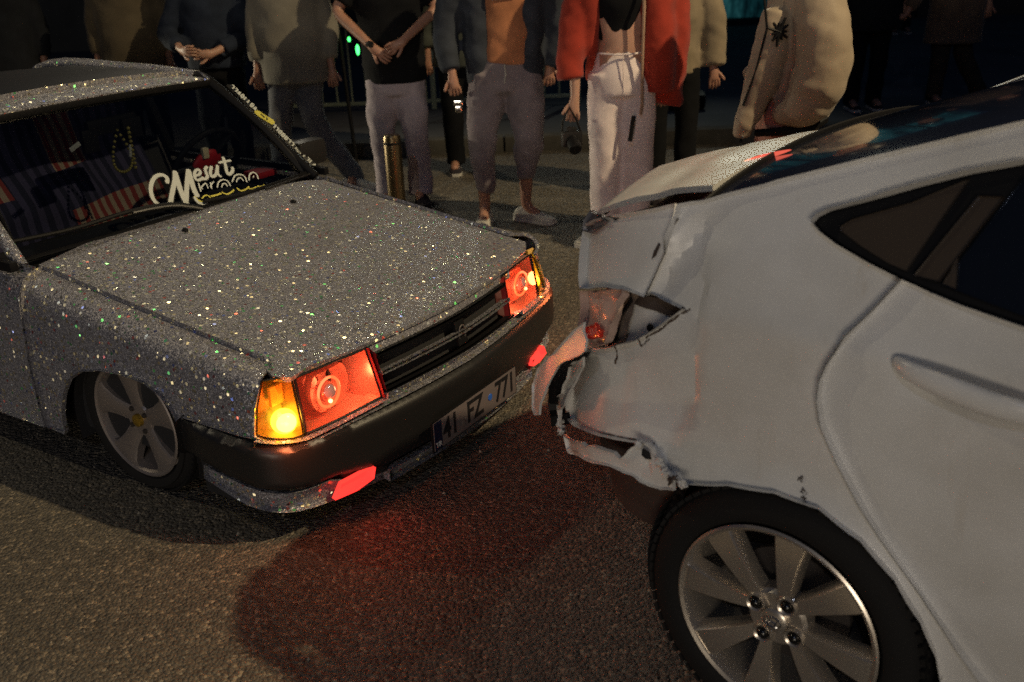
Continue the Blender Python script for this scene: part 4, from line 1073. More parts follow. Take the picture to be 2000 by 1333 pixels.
b = MB(); b.box((-1.64, -.20, 1.20 + SZ), (.006, .05, .018), Matrix.Rotation(.4, 3, 'X'), .001); b.box((-1.655, .055, 1.135 + SZ), (.006, .012, .05), Matrix.Rotation(-.2, 3, 'X'), .001); b.build('paper_tag', mat('pale_tag', (.3, .31, .3), .4), scar)
b = MB(); b.box((-1.66, .44, 1.05 + SZ), (.02, .035, .05), bev=.01); b.build('air_freshener', mat('cream_freshener', (.55, .48, .33), .5), scar)
# ---- lettering on the glass
decal = mat('white_decal', (.50, .53, .50), .6); decy = mat('yellow_decal', (.55, .50, .08), .6); black_d = mat('black_decal', (.004, .004, .005), .6)
O_ = lambda pts: [(270 + x / 4.9375, 150 + y / 4.9375) for x, y in pts]
def ribbon(name, strokes, wpx, m, k):
    V = []; F = []
    for st in strokes:
        wd = wpx
        if isinstance(st, tuple): st, wd = st
        q = TRI(O_(st), (0, .15)); P3 = catmull([WSn(u, v, k) for u, v in q], 5); n = len(P3)
        nrm = np.array(WSn(0, .3, 1)) - np.array(WSn(0, .3, 0))
        base = len(V); wr_ = wd / 4.9375 / 430
        for i, p in enumerate(P3):
            t = P3[min(i + 1, n - 1)] - P3[max(i - 1, 0)]; t /= np.linalg.norm(t) + 1e-9; sd = np.cross(nrm, t); V += [tuple(p + sd * wr_ * .5), tuple(p - sd * wr_ * .5)]
        F += [(base + 2 * i, base + 2 * i + 1, base + 2 * i + 3, base + 2 * i + 2) for i in range(n - 1)]
        for e, sg in ((0, -1), (n - 1, 1)):
            c = P3[e]; t = P3[min(e + 1, n - 1)] - P3[max(e - 1, 0)]; t /= np.linalg.norm(t) + 1e-9; sd = np.cross(nrm, t); b0 = len(V)
            for j in range(9): a = -math.pi / 2 + math.pi * j / 8; V.append(tuple(c + (t * sg * math.cos(a) + sd * math.sin(a)) * wr_ * .5))
            F.append(tuple(range(b0, b0 + 9)))
    me_k = mesh(name, V, F, m, scar, smooth=False)
    md = me_k.modifiers.new('thick', 'SOLIDIFY'); md.thickness = .0006; md.offset = 0
    return me_k
word = [([(275, 1025), (272, 985), (232, 958), (175, 965), (132, 1015), (115, 1090), (130, 1165), (160, 1215), (185, 1238)], 34),
        ([(303, 1240), (320, 1140), (345, 1020), (350, 935)], 40), ([(350, 935), (385, 1050), (425, 1160), (462, 1235)], 46),
        ([(458, 1200), (462, 1080), (470, 990), (478, 920)], 40), ([(480, 920), (505, 1010), (530, 1090), (560, 1150)], 46),
        ([(540, 1178), (575, 1222), (620, 1232), (662, 1212)], 26),
        ([(548, 965), (585, 950), (592, 920), (568, 905), (540, 930), (538, 975), (568, 1008), (620, 985)], 26),
        ([(655, 880), (640, 900), (650, 940), (662, 970), (640, 995), (608, 990)], 28),
        ([(700, 880), (690, 930), (705, 972), (740, 955), (755, 900), (758, 870)], 28), ([(758, 880), (760, 940), (785, 968)], 26),
        ([(815, 795), (835, 860), (848, 925), (868, 950), (900, 925), (905, 890)], 30), ([(775, 838), (830, 826), (882, 818)], 22)]
ribbon('screen_lettering', [(s, w + 16) for s, w in word], 30, black_d, .0045)
ribbon('screen_lettering', word, 30, decal, .0056)
w2 = [([(578, 1040), (588, 1075), (598, 1112)], 15), ([(640, 1035), (606, 1072), (612, 1088)], 13), ([(650, 1040), (668, 1080)], 13), ([(690, 1030), (700, 1070)], 13), ([(722, 1020), (692, 1062), (705, 1085)], 12),
      ([(758, 1072), (770, 1025), (815, 1000), (860, 1018), (882, 1058)], 14), ([(800, 1072), (812, 1040), (838, 1040), (852, 1062)], 12),
      ([(902, 1018), (925, 965), (975, 950), (1022, 972), (1040, 1020)], 14), ([(942, 1022), (955, 990), (985, 985), (1008, 1010)], 12),
      ([(1062, 1005), (1070, 950), (1105, 930), (1135, 950), (1152, 990)], 14), ([(1100, 980), (1108, 965)], 10)]
ribbon('screen_lettering', w2, 14, decal, .005)
w3 = [([(540, 1165), (575, 1200), (625, 1215), (665, 1190)], 16), ([(610, 1180), (650, 1150), (690, 1170)], 13), ([(700, 1160), (745, 1150), (790, 1135)], 17), ([(805, 1125), (850, 1140), (892, 1122), (915, 1100)], 15),
      ([(950, 1085), (985, 1108), (1030, 1095), (1060, 1070)], 14), ([(1065, 1085), (1100, 1088), (1130, 1070)], 14), ([(1145, 1065), (1180, 1068), (1212, 1052)], 15)]
ribbon('screen_lettering', w3, 14, decy, .005)
# sun strip along the far pillar with small lettering and a yellow badge
strip = TRI([(446, 168), (500, 222), (560, 278), (625, 336)], (.9, .5))
b = MB(); b.tube([WSn(u + .012, v, .003) for u, v in strip], .020, 8, True, .2); b.build('pillar_strip', black_d, scar)
glyph = []; rr = random.Random(3)
def gl(cx, cy, a):
    ca, sa = math.cos(a), math.sin(a); sh = rr.choice([[(-1, -1), (-1, 1)], [(-1, -1), (1, -1), (1, 1)], [(-1, 1), (0, -1), (1, 1)], [(-1, -1), (-1, 1), (1, 1), (1, -1), (-1, -1)]])
    return [((cx + (x * 9 * ca - y * 13 * sa)), (cy + (x * 9 * sa + y * 13 * ca))) for x, y in sh]
for k in range(8): t = k / 7; glyph.append((gl(905 + 215 * t, 115 + 205 * t, .75), 17))
for k in range(14): t = k / 13; glyph.append((gl(1300 + 385 * t, 490 + 375 * t, .75), 16))
tag(ribbon('strip_lettering', glyph, 10, decal, .009), kind='stuff')
ribbon('strip_badge', [([(1150, 365), (1200, 400), (1275, 445)], 75)], 70, decy, .008)
ribbon('strip_badge_mark', [([(1178, 380), (1205, 405)], 16), ([(1225, 400), (1235, 430)], 12)], 16, black_d, .010)
# ================================================================ people
def wtube(pts, rad, seg=28, flat=1.0, amp=.008, sc=9, side=(1, 0, 0), per=8, seed=0, zs=.45, cap=True):
    """a sleeve, leg or body of cloth with folds"""
    q = catmull([(*p, r) for p, r in zip(pts, rad)], per)
    P3 = [p[:3] for p in q]; r_ = [max(.004, p[3]) for p in q]
    v, f = tube(P3, r_, seg, cap, flat, side)
    out = []
    n = len(P3)
    for i in range(n):
        c = Vector(P3[i])
        for k in range(seg):
            p = v[i * seg + k]; d = (p - c)
            w_ = noise.noise((p.x * sc + seed, p.y * sc, p.z * sc * (1 / zs) * .5 + seed)) + .5 * noise.noise((p.x * sc * 2.3 + seed, p.y * sc * 2.3, p.z * sc * 2.6 + p.x * 14)) 
            rg = abs(noise.noise((p.x * 5 + seed * 2, p.y * 5, p.z * 16 + p.x * 9)))
            out.append(p + d.normalized() * amp * (w_ + 1.1 * (.35 - rg)))
    return out, f
class CL:
    def __init__(s): s.b = MB()
    def t(s, *a, **k): v, f = wtube(*a, **k); s.b.add(v, f); return s
    def build(s, name, m, parent, vox=.014, sm=2):
        o = s.b.build(name, m, parent, sharp=0)
        r = o.modifiers.new('remesh', 'REMESH'); r.mode = 'VOXEL'; r.voxel_size = vox; r.use_smooth_shade = True
        k = o.modifiers.new('smooth', 'SMOOTH'); k.iterations = sm; k.factor = .6
        return o
def skin_mat(name, c):
    m = mat(name, c, .5); B = m.node_tree.nodes['Principled BSDF']; B.inputs['Subsurface Weight'].default_value = .1; B.inputs['Subsurface Radius'].default_value = (.02, .008, .004)
    co = texco(m); n = noise_n(m, co, 25, 3); L = m.node_tree.links
    L.new(ramp(m, n.outputs[0], [(.3, tuple(x * .85 for x in c)), (.7, c)]), B.inputs['Base Color']); return m
M['skin'] = skin_mat('skin', (.42, .22, .15)); M['skin2'] = skin_mat('skin_pale', (.50, .29, .21))
M['hair'] = mat('dark_hair', (.015, .010, .008), .45)
def body(parent, J, skin):
    """one skinned surface: trunk, head, arms with fingers, legs. J: joint positions relative to the person"""
    V = []; E = []; Rr = []
    def a(p, r, par=None):
        V.append(p); Rr.append(r); i = len(V) - 1
        if par is not None: E.append((par, i))
        return i
    pel = a(J['pelvis'], .12); sp = a(J['waist'], .115, pel); ch = a(J['chest'], .125, sp)
    nk = a(J['neck'], .055, ch); hd = a(J['head'], .088, nk); tp = a((J['head'][0], J['head'][1] + .01, J['head'][2] + .10), .078, hd)
    for sd in ('L', 'R'):
        sh = a(J['sh' + sd], .060, ch); el = a(J['el' + sd], .042, sh); wrr = a(J['wr' + sd], .026, el)
        w3 = Vector(J['wr' + sd]); dr = Vector(J['hd' + sd]).normalized()
        palm = a(tuple(w3 + dr * .055), .030, wrr)
        sx_ = dr.cross(Vector((0, 1, 0)));
        if sx_.length < .2: sx_ = Vector((1, 0, 0))
        sx_.normalize(); nn = dr.cross(sx_).normalized()
        curl = J.get('curl' + sd, .6); ths = J.get('th' + sd, 1)
        for i, (o_, ln) in enumerate(((-.030, .062), (-.010, .072), (.010, .068), (.028, .055))):
            b0 = w3 + dr * .085 + sx_ * o_; p = a(tuple(b0), .0105, palm); cur = dr.copy(); q = b0
            for k in range(3):
                cur = (Matrix.Rotation(curl * (.55 + .3 * k), 3, sx_) @ cur); q = q + cur * ln * (.42, .33, .25)[k]; p = a(tuple(q), (.0095, .0085, .007)[k], p)
        tb = w3 + dr * .035 - sx_ * .030 * ths; p = a(tuple(tb), .013, palm); cur = (dr - sx_ * .7 * ths + nn * .2).normalized(); q = tb
        for k in range(2): q = q + cur * .034; cur = (cur + dr * .5).normalized(); p = a(tuple(q), (.011, .009)[k], p)
        hp_ = a(J['hp' + sd], .085, pel); kn = a(J['kn' + sd], .055, hp_); an = a(J['an' + sd], .036, kn)
        a(J['to' + sd], .034, an)
    me = bpy.data.meshes.new('body'); me.from_pydata([tuple(p) for p in V], E, []); me.materials.append(skin)
    o = bpy.data.objects.new('body', me); COL.objects.link(o); o.parent = parent
    sk = o.modifiers.new('skin', 'SKIN'); sk.use_smooth_shade = True
    lay = me.skin_vertices[0].data if me.skin_vertices else None
    if lay is None:
        bm = bmesh.new(); bm.from_mesh(me); bm.verts.layers.skin.verify(); bm.to_mesh(me); bm.free(); lay = me.skin_vertices[0].data
    for i, r in enumerate(Rr): lay[i].radius = (r, r); lay[i].use_root = (i == 0)
    sb = o.modifiers.new('sub', 'SUBSURF'); sb.levels = 1; sb.render_levels = 1
    # face and hair
    hx, hy, hz = J['head']; fd = J.get('face', (0, -1)); f3 = Vector((fd[0], fd[1], 0)).normalized(); s3 = Vector((-f3.y, f3.x, 0))
    b = MB(); b.sphere((hx, hy, hz + .055), .112, 20, 14, (.86, .95, 1.18)); hh = b.build('head', skin, parent)
    c = Vector((hx, hy, hz + .05))
    b = MB()
    b.tube([c + f3 * .098 + Vector((0, 0, .03)), c + f3 * .125 - Vector((0, 0, .012)), c + f3 * .10 - Vector((0, 0, .022))], [.008, .015, .010], 8)
    for k in (1, -1): b.sphere(c + s3 * .096 * k, .024, 8, 6, (.5, .6, 1.1))
    b.tube([c + f3 * .100 + s3 * .022 - Vector((0, 0, .05)), c + f3 * .104 - Vector((0, 0, .05)), c + f3 * .100 - s3 * .022 - Vector((0, 0, .05))], .006, 6)
    b.build('face_features', skin, hh)
    b = MB()
    for k in (1, -1): b.sphere(c + f3 * .092 + s3 * .034 * k + Vector((0, 0, .012)), .012, 10, 8)
    b.build('eyes', M['hair'], hh)
    b = MB(); b.sphere(c - f3 * .014 + Vector((0, 0, .035)), .118, 20, 14, (.95, 1.0, 1.06)); b.build('hair', M['hair'], parent)
    return o
def shoe(parent, x, y, ang, m, sole, name='shoe', L_=.28, z0=0.0):
    secs = [(-.5, .030, .065, 0), (-.40, .038, .088, 0), (-.22, .038, .092, 0), (0, .042, .078, 0), (.22, .048, .058, 0), (.40, .044, .046, 0), (.5, .028, .036, 0)]
    v = []; f = []; n = 14
    for (t, hw, h, _) in [tuple(q) for q in catmull(secs, 3)]:
        for k in range(n):
            a = 2 * math.pi * k / n; cx = hw * math.cos(a); cz = h * .5 + h * .5 * math.sin(a); cz = max(cz, .022)
            v.append((t * L_, cx, cz))
    ns = len(v) // n
    for i in range(ns - 1):
        for k in range(n): k2 = (k + 1) % n; f.append((i * n + k, (i + 1) * n + k, (i + 1) * n + k2, i * n + k2))
    f.append(tuple(range(n))); f.append(tuple((ns - 1) * n + k for k in range(n))[::-1])
    Mz = Matrix.Translation((x, y, z0)) @ Matrix.Rotation(ang, 4, 'Z')
    o = mesh(name, [tuple(Mz @ Vector(p)) for p in v], f, m, parent, sharp=50)
    v = []; f = []
    pr = [(-.52, .026), (-.42, .040), (-.2, .040), (0, .040), (.2, .049), (.40, .047), (.52, .024)]
    for t, hw in pr:
        for (sx, zz) in ((-1, 0.001), (1, 0.001), (1, .024), (-1, .024)): v.append((t * L_, sx * hw, zz))
    for i in range(len(pr) - 1):
        for k in range(4): k2 = (k + 1) % 4; f.append((i * 4 + k, (i + 1) * 4 + k, (i + 1) * 4 + k2, i * 4 + k2))
    f.append((0, 1, 2, 3)); f.append(tuple((len(pr) - 1) * 4 + k for k in (3, 2, 1, 0)))
    mesh('sole', [tuple(Mz @ Vector(p)) for p in v], f, sole, o, sharp=40)
    b = MB()
    for k in range(4): t = .02 + .07 * k; b.tube([tuple(Mz @ Vector((t * L_ * 1.0, -.026, .075 - .045 * t * 2))), tuple(Mz @ Vector((t * L_ + .006, 0, .082 - .05 * t * 2))), tuple(Mz @ Vector((t * L_, .026, .075 - .045 * t * 2)))], .0028, 5)
    b.build('laces', sole, o)
    return o
def person(x, y, label, **k):
    return empty('person', (x, y, 0), 0, label=label, cat='person', **k)
white_sole = cloth('white_rubber_sole', (.55, .53, .48), .9, 20)
def stdJ(h, **k):
    """joints of a standing figure of height h, origin between the feet"""
    s = h / 1.75
    J = dict(pelvis=(0, 0, .95 * s), waist=(0, 0, 1.10 * s), chest=(0, 0, 1.32 * s), neck=(0, 0, 1.48 * s), head=(0, -.01, 1.58 * s),
             shL=(.19 * s, 0, 1.40 * s), elL=(.25 * s, .02, 1.12 * s), wrL=(.26 * s, -.04, .87 * s), hdL=(0, -.05, -1),
             shR=(-.19 * s, 0, 1.40 * s), elR=(-.25 * s, .02, 1.12 * s), wrR=(-.26 * s, -.04, .87 * s), hdR=(0, -.05, -1), thL=-1, thR=1,
             hpL=(.09 * s, 0, .90 * s), knL=(.10 * s, -.01, .50 * s), anL=(.10 * s, .02, .09), toL=(.11 * s, -.13, .04),
             hpR=(-.09 * s, 0, .90 * s), knR=(-.10 * s, -.01, .50 * s), anR=(-.10 * s, .02, .09), toR=(-.11 * s, -.13, .04))
    J.update(k); return J

# --- man in a black T-shirt with clasped hands
p = person(-.70, 6.5, 'man in a black T-shirt and grey trousers, hands clasped, behind the steel bollard')
body(p, stdJ(1.84, elR=(-.34, -.05, 1.27), wrR=(-.10, -.27, 1.07), hdR=(.8, -.2, -.62), elL=(.31, -.05, 1.27), wrL=(.10, -.27, 1.10), hdL=(-.85, -.1, -.5), curlR=.55, curlL=.7, hpL=(.10, 0, .86), hpR=(-.10, 0, .86), anL=(.11, 0, .1), anR=(-.12, 0, .1), knR=(-.11, 0, .46), knL=(.10, 0, .46)), M['skin'])
tee = cloth('black_tee', (.004, .0045, .006), .7, 12)
c = CL(); c.t([(0, 0, .815), (0, 0, .95), (0, 0, 1.15), (0, .0, 1.36), (0, .0, 1.50), (0, 0, 1.58)], [.200, .205, .205, .22, .20, .08], flat=.68, amp=.010)
for sd in (1, -1): c.t([(.15 * sd, 0, 1.50), (.23 * sd, 0, 1.44), (.31 * sd, -.03, 1.32)], [.075, .085, .082], flat=1, amp=.006, seed=sd)
c.build('t_shirt', tee, p)
gp_ = cloth('grey_mauve_trousers', (.46, .40, .43), .75, 10)
c = CL()
c.t([(0, 0, .90), (0, 0, .80), (0, 0, .74)], [.175, .185, .17], flat=.68, amp=.004)
for sd, sx in ((-1, -.105), (1, .10)):
    c.t([(sx * .85, 0, .84), (sx * 1.0, -.005, .66), (sx * 1.08, -.015, .46), (sx * 1.1, .005, .28), (sx * 1.1, 0, .12), (sx * 1.1, -.01, .055)], [.110, .100, .084, .078, .080, .088], flat=.95, amp=.012, seed=3 * sd, sc=8)
c.build('trousers', gp_, p)
bs_ = cloth('dark_shoe_leather', (.03, .025, .03), .8)
shoe(p, -.13, -.08, -1.75, bs_, bs_); shoe(p, .13, -.08, -1.35, bs_, bs_)
b = MB(); b.tube([(-.125, -.255, 1.085), (-.10, -.30, 1.085)], .02, 8); b.build('wristwatch', M['seal'], p)

# --- man in an open denim jacket over an orange shirt
p = person(.02, 5.9, 'man in an open dark jacket, orange shirt and cropped grey joggers with white trainers')
body(p, stdJ(1.78, elR=(-.34, .0, 1.16), wrR=(-.31, -.06, .93), hdR=(.12, -.1, -.95), curlR=.8, elL=(.33, .04, 1.16), wrL=(.27, .10, .95), hpR=(-.10, 0, .88), knR=(-.16, -.02, .52), anR=(-.155, -.02, .10), toR=(-.17, -.14, .04), hpL=(.09, 0, .88), knL=(.12, -.02, .50), anL=(.10, 0, .10), toL=(.19, -.04, .04)), M['skin'])
shirt = cloth('orange_tee', (.46, .19, .09), .65, 6)
c = CL(); c.t([(0.01, -.012, .98), (.02, -.012, 1.10), (.02, -.012, 1.28), (.02, -.01, 1.44), (.02, 0, 1.52)], [.145, .150, .155, .15, .08], flat=.80, amp=.012); c.build('orange_shirt', shirt, p)
b = MB(); b.box((.0, -.135, 1.385), (.15, .03, .09), None, .02); b.build('white_shirt_print', cloth('white_print', (.55, .56, .58), .8), p)
jk = cloth('dark_denim', (.042, .050, .066), .55, 9)
c = CL()
for sd in (1, -1):
    # open front halves wrap the back and sides
    c.t([(.135 * sd, .03, .86), (.14 * sd, .03, 1.0), (.145 * sd, .03, 1.2), (.14 * sd, .03, 1.40), (.08 * sd, .02, 1.52)], [.088, .095, .10, .11, .06], flat=1.35, amp=.012, seed=sd * 2)
c.t([(0, .09, .87), (0, .09, 1.1), (0, .09, 1.42)], [.17, .17, .18], flat=.35, amp=.008)
c.t([(-.17, 0, 1.46), (-.28, .0, 1.36), (-.34, .02, 1.18), (-.33, -.02, 1.02), (-.315, -.05, .95)], [.075, .085, .075, .066, .058], amp=.012, seed=5)
c.t([(.17, 0, 1.46), (.27, .02, 1.36), (.33, .04, 1.18), (.30, .07, 1.02), (.28, .09, .95)], [.075, .085, .075, .066, .058], amp=.012, seed=8)
c.build('open_jacket', jk, p)
jg = cloth('mauve_joggers', (.24, .205, .22), .7, 9)
c = CL(); c.t([(0, 0, 1.02), (0, 0, .93), (0, 0, .82)], [.150, .17, .165], flat=.75, amp=.006)
c.t([(-.10, 0, .92), (-.125, -.01, .74), (-.15, -.02, .54), (-.15, -.01, .36), (-.145, -.01, .24), (-.15, -.01, .20)], [.115, .108, .088, .075, .056, .048], flat=1, amp=.014, seed=2)
c.t([(.09, 0, .92), (.12, -.01, .74), (.13, -.02, .54), (.12, -.01, .42), (.11, -.01, .32), (.11, -.01, .28)], [.118, .112, .095, .080, .062, .052], flat=1, amp=.014, seed=4)
c.build('joggers', jg, p)
ws = cloth('white_trainer', (.52, .50, .44), .8, 12)
shoe(p, -.165, -.07, -1.75, ws, white_sole); shoe(p, .155, -.02, -.55, ws, white_sole)
b = MB(); b.tube([(.0, -.135, .985), (.005, -.14, .93), (-.005, -.14, .88)], .004, 6); b.build('drawstring', ws, p)
ob = MB(); ob.box((0, 0, 0), (.055, .02, .035), None, .006); ob.box((-.0, 0, -.035), (.04, .02, .04), None, .006)
k_ = ob.build('key_bunch', M['chrome'], None, loc=(-.265, 5.82, .765)); tag(k_, 'small bunch of keys held low by the man in the open dark jacket', 'keys')

# --- woman in a red jacket and white trousers
p = person(.66, 5.45, 'woman in a red jacket, black crop top and wide white trousers')
body(p, stdJ(1.78, pelvis=(.01, 0, .98), elR=(-.255, -.02, 1.10), wrR=(-.26, -.07, .83), hdR=(-.12, -.1, -1), curlR=.75, elL=(.29, .03, 1.14), wrL=(.25, .06, .88), hpR=(-.085, 0, .92), knR=(-.095, 0, .48), anR=(-.10, 0, .10), toR=(-.17, -.12, .04), hpL=(.09, 0, .92), knL=(.10, .0, .48), anL=(.09, .03, .10), toL=(.12, -.08, .04)), M['skin2'])
c = CL(); c.t([(-.01, 0, 1.125), (-.01, -.005, 1.22), (-.01, -.02, 1.36), (-.01, -.0, 1.48)], [.118, .128, .150, .12], flat=.78, amp=.005); c.build('crop_top', tee, p)
wt = cloth('white_twill', (.82, .72, .71), .86, 8)
c = CL(); c.t([(.0, 0, 1.085), (.0, 0, 1.02), (.0, .0, .92), (0, 0, .84)], [.122, .140, .165, .165], flat=.80, amp=.004)
c.t([(-.075, 0, .95), (-.085, -.005, .76), (-.09, -.01, .52), (-.09, .0, .30), (-.085, .0, .16), (-.085, -.0, .06)], [.102, .100, .086, .084, .082, .088], amp=.010, seed=1, sc=7)
c.t([(.085, 0, .95), (.095, -.005, .76), (.10, -.01, .52), (.10, .0, .30), (.09, .02, .16), (.09, .02, .06)], [.102, .100, .088, .086, .084, .088], amp=.010, seed=6, sc=7)
c.build('trousers', wt, p)
b = MB(); b.tube([(-.125, -.055, 1.065), (-.05, -.125, 1.062), (.05, -.128, 1.062), (.125, -.055, 1.065)], .006, 6); b.tube([(-.005, -.128, 1.07), (-.004, -.14, .96), (0, -.135, .86)], .003, 5); b.build('waistband_seam', wt, p)
rj = cloth('red_jacket_cloth', (.36, .040, .022), .7, 8)
c = CL()
c.t([(.205, -.02, .86), (.20, -.03, 1.0), (.19, -.03, 1.2), (.17, -.01, 1.42), (.09, 0, 1.52)], [.095, .100, .105, .10, .05], flat=1.25, amp=.012, seed=2)
c.t([(-.16, .03, 1.05), (-.17, .02, 1.16), (-.17, .0, 1.30), (-.15, 0, 1.44), (-.08, 0, 1.52)], [.045, .06, .075, .09, .05], flat=1.25, amp=.010, seed=3)
c.t([(0, .10, .90), (0, .10, 1.2), (0, .08, 1.46)], [.19, .18, .17], flat=.35, amp=.01)
c.t([(-.17, 0, 1.46), (-.23, -.0, 1.32), (-.27, -.01, 1.12), (-.285, -.02, 1.0), (-.28, -.03, .93)], [.07, .085, .078, .074, .078], amp=.012, seed=5)
c.t([(.18, 0, 1.46), (.27, .01, 1.34), (.295, .03, 1.14), (.275, .02, .94), (.27, .03, .80), (.265, .03, .765)], [.075, .09, .088, .086, .085, .080], amp=.014, seed=8)
c.build('red_jacket', rj, p)
b = MB(); b.tube([(.095, -.14, 1.52), (.10, -.165, 1.3), (.095, -.16, 1.0), (.10, -.14, .80), (.095, -.13, .74)], [.010, .009, .008, .008, .008], 8); b.build('jacket_lining_edge', cloth('cream_lining', (.40, .26, .18), .8), p)
b = MB(); b.tube([(.055, -.14, .735), (.035, -.145, .60)], .012, 8); b.build('dark_strap_end', M['seal'], p)
shoe(p, -.165, -.06, -2.3, ws, white_sole); shoe(p, .11, -.02, -1.3, ws, white_sole)
cam_t = empty('photo_camera', (.375, 5.34, .62), .2, label='black camera hanging from the right hand of the woman in the red jacket', cat='camera')
b = MB(); b.box((0, 0, 0), (.115, .05, .085), None, .012); b.box((0, 0, .05), (.05, .045, .03), None, .008); b.build('camera_body', M['blackpl'], cam_t)
b = MB(); b.lathe([(0, -.10), (.030, -.10), (.036, -.095), (.037, -.02), (.030, .0)], 28, Matrix.Rotation(.5, 4, 'X')); b.build('camera_lens', M['seal'], cam_t)
b = MB(); b.tube([(-.055, 0, .03), (-.05, 0, .10), (-.01, 0, .17), (.03, .0, .10), (.055, 0, .03)], .006, 6); b.build('camera_strap', M['seal'], cam_t)

# --- person in a cream coat and black trousers just behind her
p = person(1.10, 6.35, 'person in a cream top and black trousers partly hidden behind the red jacket')
body(p, stdJ(1.72, hdL=(.1, -.2, -1)), M['skin'])
cr = cloth('cream_coat', (.30, .24, .16), .75, 8)
c = CL(); c.t([(0, 0, .82), (0, 0, 1.0), (0, 0, 1.25), (0, 0, 1.45)], [.17, .165, .18, .10], flat=.7, amp=.01)
c.t([(.17, 0, 1.38), (.24, 0, 1.2), (.26, 0, 1.0), (.26, -.03, .86)], [.07, .08, .08, .07], amp=.012); c.t([(-.17, 0, 1.38), (-.24, 0, 1.2), (-.26, 0, .9)], [.07, .07, .06], amp=.01)
c.build('cream_top', cr, p)
c = CL(); c.t([(0, 0, .9), (0, 0, .78)], [.16, .165], flat=.7, amp=.005)
for sd in (1, -1): c.t([(.09 * sd, 0, .85), (.10 * sd, 0, .5), (.10 * sd, 0, .07)], [.095, .075, .07], amp=.01, seed=sd)
c.build('trousers', tee, p); shoe(p, -.11, -.05, -1.6, bs_, bs_); shoe(p, .12, -.05, -1.4, ws, white_sole)

# --- person in a beige bomber jacket leaning at the white car
p = person(1.44, 4.9, 'person in a puffy beige jacket with a black flower patch, beside the white car')
body(p, stdJ(1.78, pelvis=(-.02, 0, .90), waist=(.0, 0, 1.02), chest=(.05, 0, 1.26), neck=(.03, 0, 1.45), head=(.0, 0, 1.56), face=(-1, -.2), shL=(.05, .16, 1.38), elL=(-.06, .2, 1.1), wrL=(.02, .1, .92), hdL=(-.2, -.1, -.6), curlR=.3, curlL=.3, shR=(.03, -.16, 1.38), elR=(.06, -.18, 1.08), wrR=(.03, -.08, .92), hdR=(-.1, .1, -.5), hpL=(-.03, .08, .84), knL=(-.05, .08, .46), anL=(-.02, .08, .09), toL=(-.16, .08, .04), hpR=(-.03, -.08, .84), knR=(-.06, -.08, .46), anR=(-.04, -.08, .09), toR=(-.18, -.1, .04)), M['skin'])
bj = cloth('beige_satin', (.36, .29, .21), .86, 5, 300, .55)
c = CL()
c.t([(.0, 0, .745), (.03, 0, .80), (.06, 0, .95), (.06, 0, 1.15), (.045, 0, 1.35), (.02, 0, 1.50)], [.115, .170, .190, .190, .18, .09], flat=.95, amp=.008, seed=3, sc=8)
c.t([(.05, -.15, 1.42), (.07, -.20, 1.25), (.09, -.22, 1.05), (.05, -.20, .90), (-.03, -.16, .83), (-.10, -.12, .84)], [.09, .125, .130, .125, .09, .050], amp=.011, seed=9, sc=11)
c.t([(.05, .15, 1.42), (.02, .2, 1.2), (-.05, .2, 1.0), (-.16, .2, .92)], [.09, .11, .10, .06], amp=.014, seed=4)
c.t([(-.12, -.10, 1.30), (-.14, -.10, 1.1), (-.19, -.10, .90), (-.245, -.12, .76), (-.25, -.12, .70)], [.06, .085, .075, .050, .040], amp=.010, seed=2)
c.build('puffy_jacket', bj, p, vox=.012)
b = MB(); b.tube([(.155, -.12, .775), (.06, -.185, .745), (-.06, -.19, .735), (-.20, -.15, .725)], [.022, .024, .022, .018], 8); b.build('ribbed_hem', M['seal'], p)
b = MB(); b.tube([(-.19, -.10, 1.42), (-.175, -.165, 1.22), (-.215, -.16, 1.02), (-.265, -.15, .86)], .006, 6); b.build('jacket_zip', M['seal'], p)
b = MB()
for k in range(11):
    a = 2 * math.pi * k / 11; r = .036 + .012 * (k % 3); b.tube([(-.125, -.195, 1.205), (-.125 + r * math.cos(a), -.200, 1.205 + r * 1.15 * math.sin(a))], [.012, .005], 6)
b.build('black_flower_patch', M['seal'], p)
for k in range(2): b = MB(); b.sphere((-.262, -.165, .745 - .035 * k), .007, 8, 6); b.build('press_stud', M['chrome'], p)
pk = cloth('dusty_pink_trousers', (.40, .20, .16), .75, 8)
c = CL(); c.t([(-.01, 0, .88), (-.02, 0, .72)], [.15, .15], flat=.9, amp=.006)
for sd in (1, -1): c.t([(-.03, .075 * sd, .82), (-.05, .08 * sd, .46), (-.02, .08 * sd, .08)], [.105, .085, .075], amp=.012, seed=sd * 3)
c.build('trousers', pk, p); shoe(p, -.09, -.08, 3.2, bs_, bs_); shoe(p, -.08, .08, 3.1, bs_, bs_)

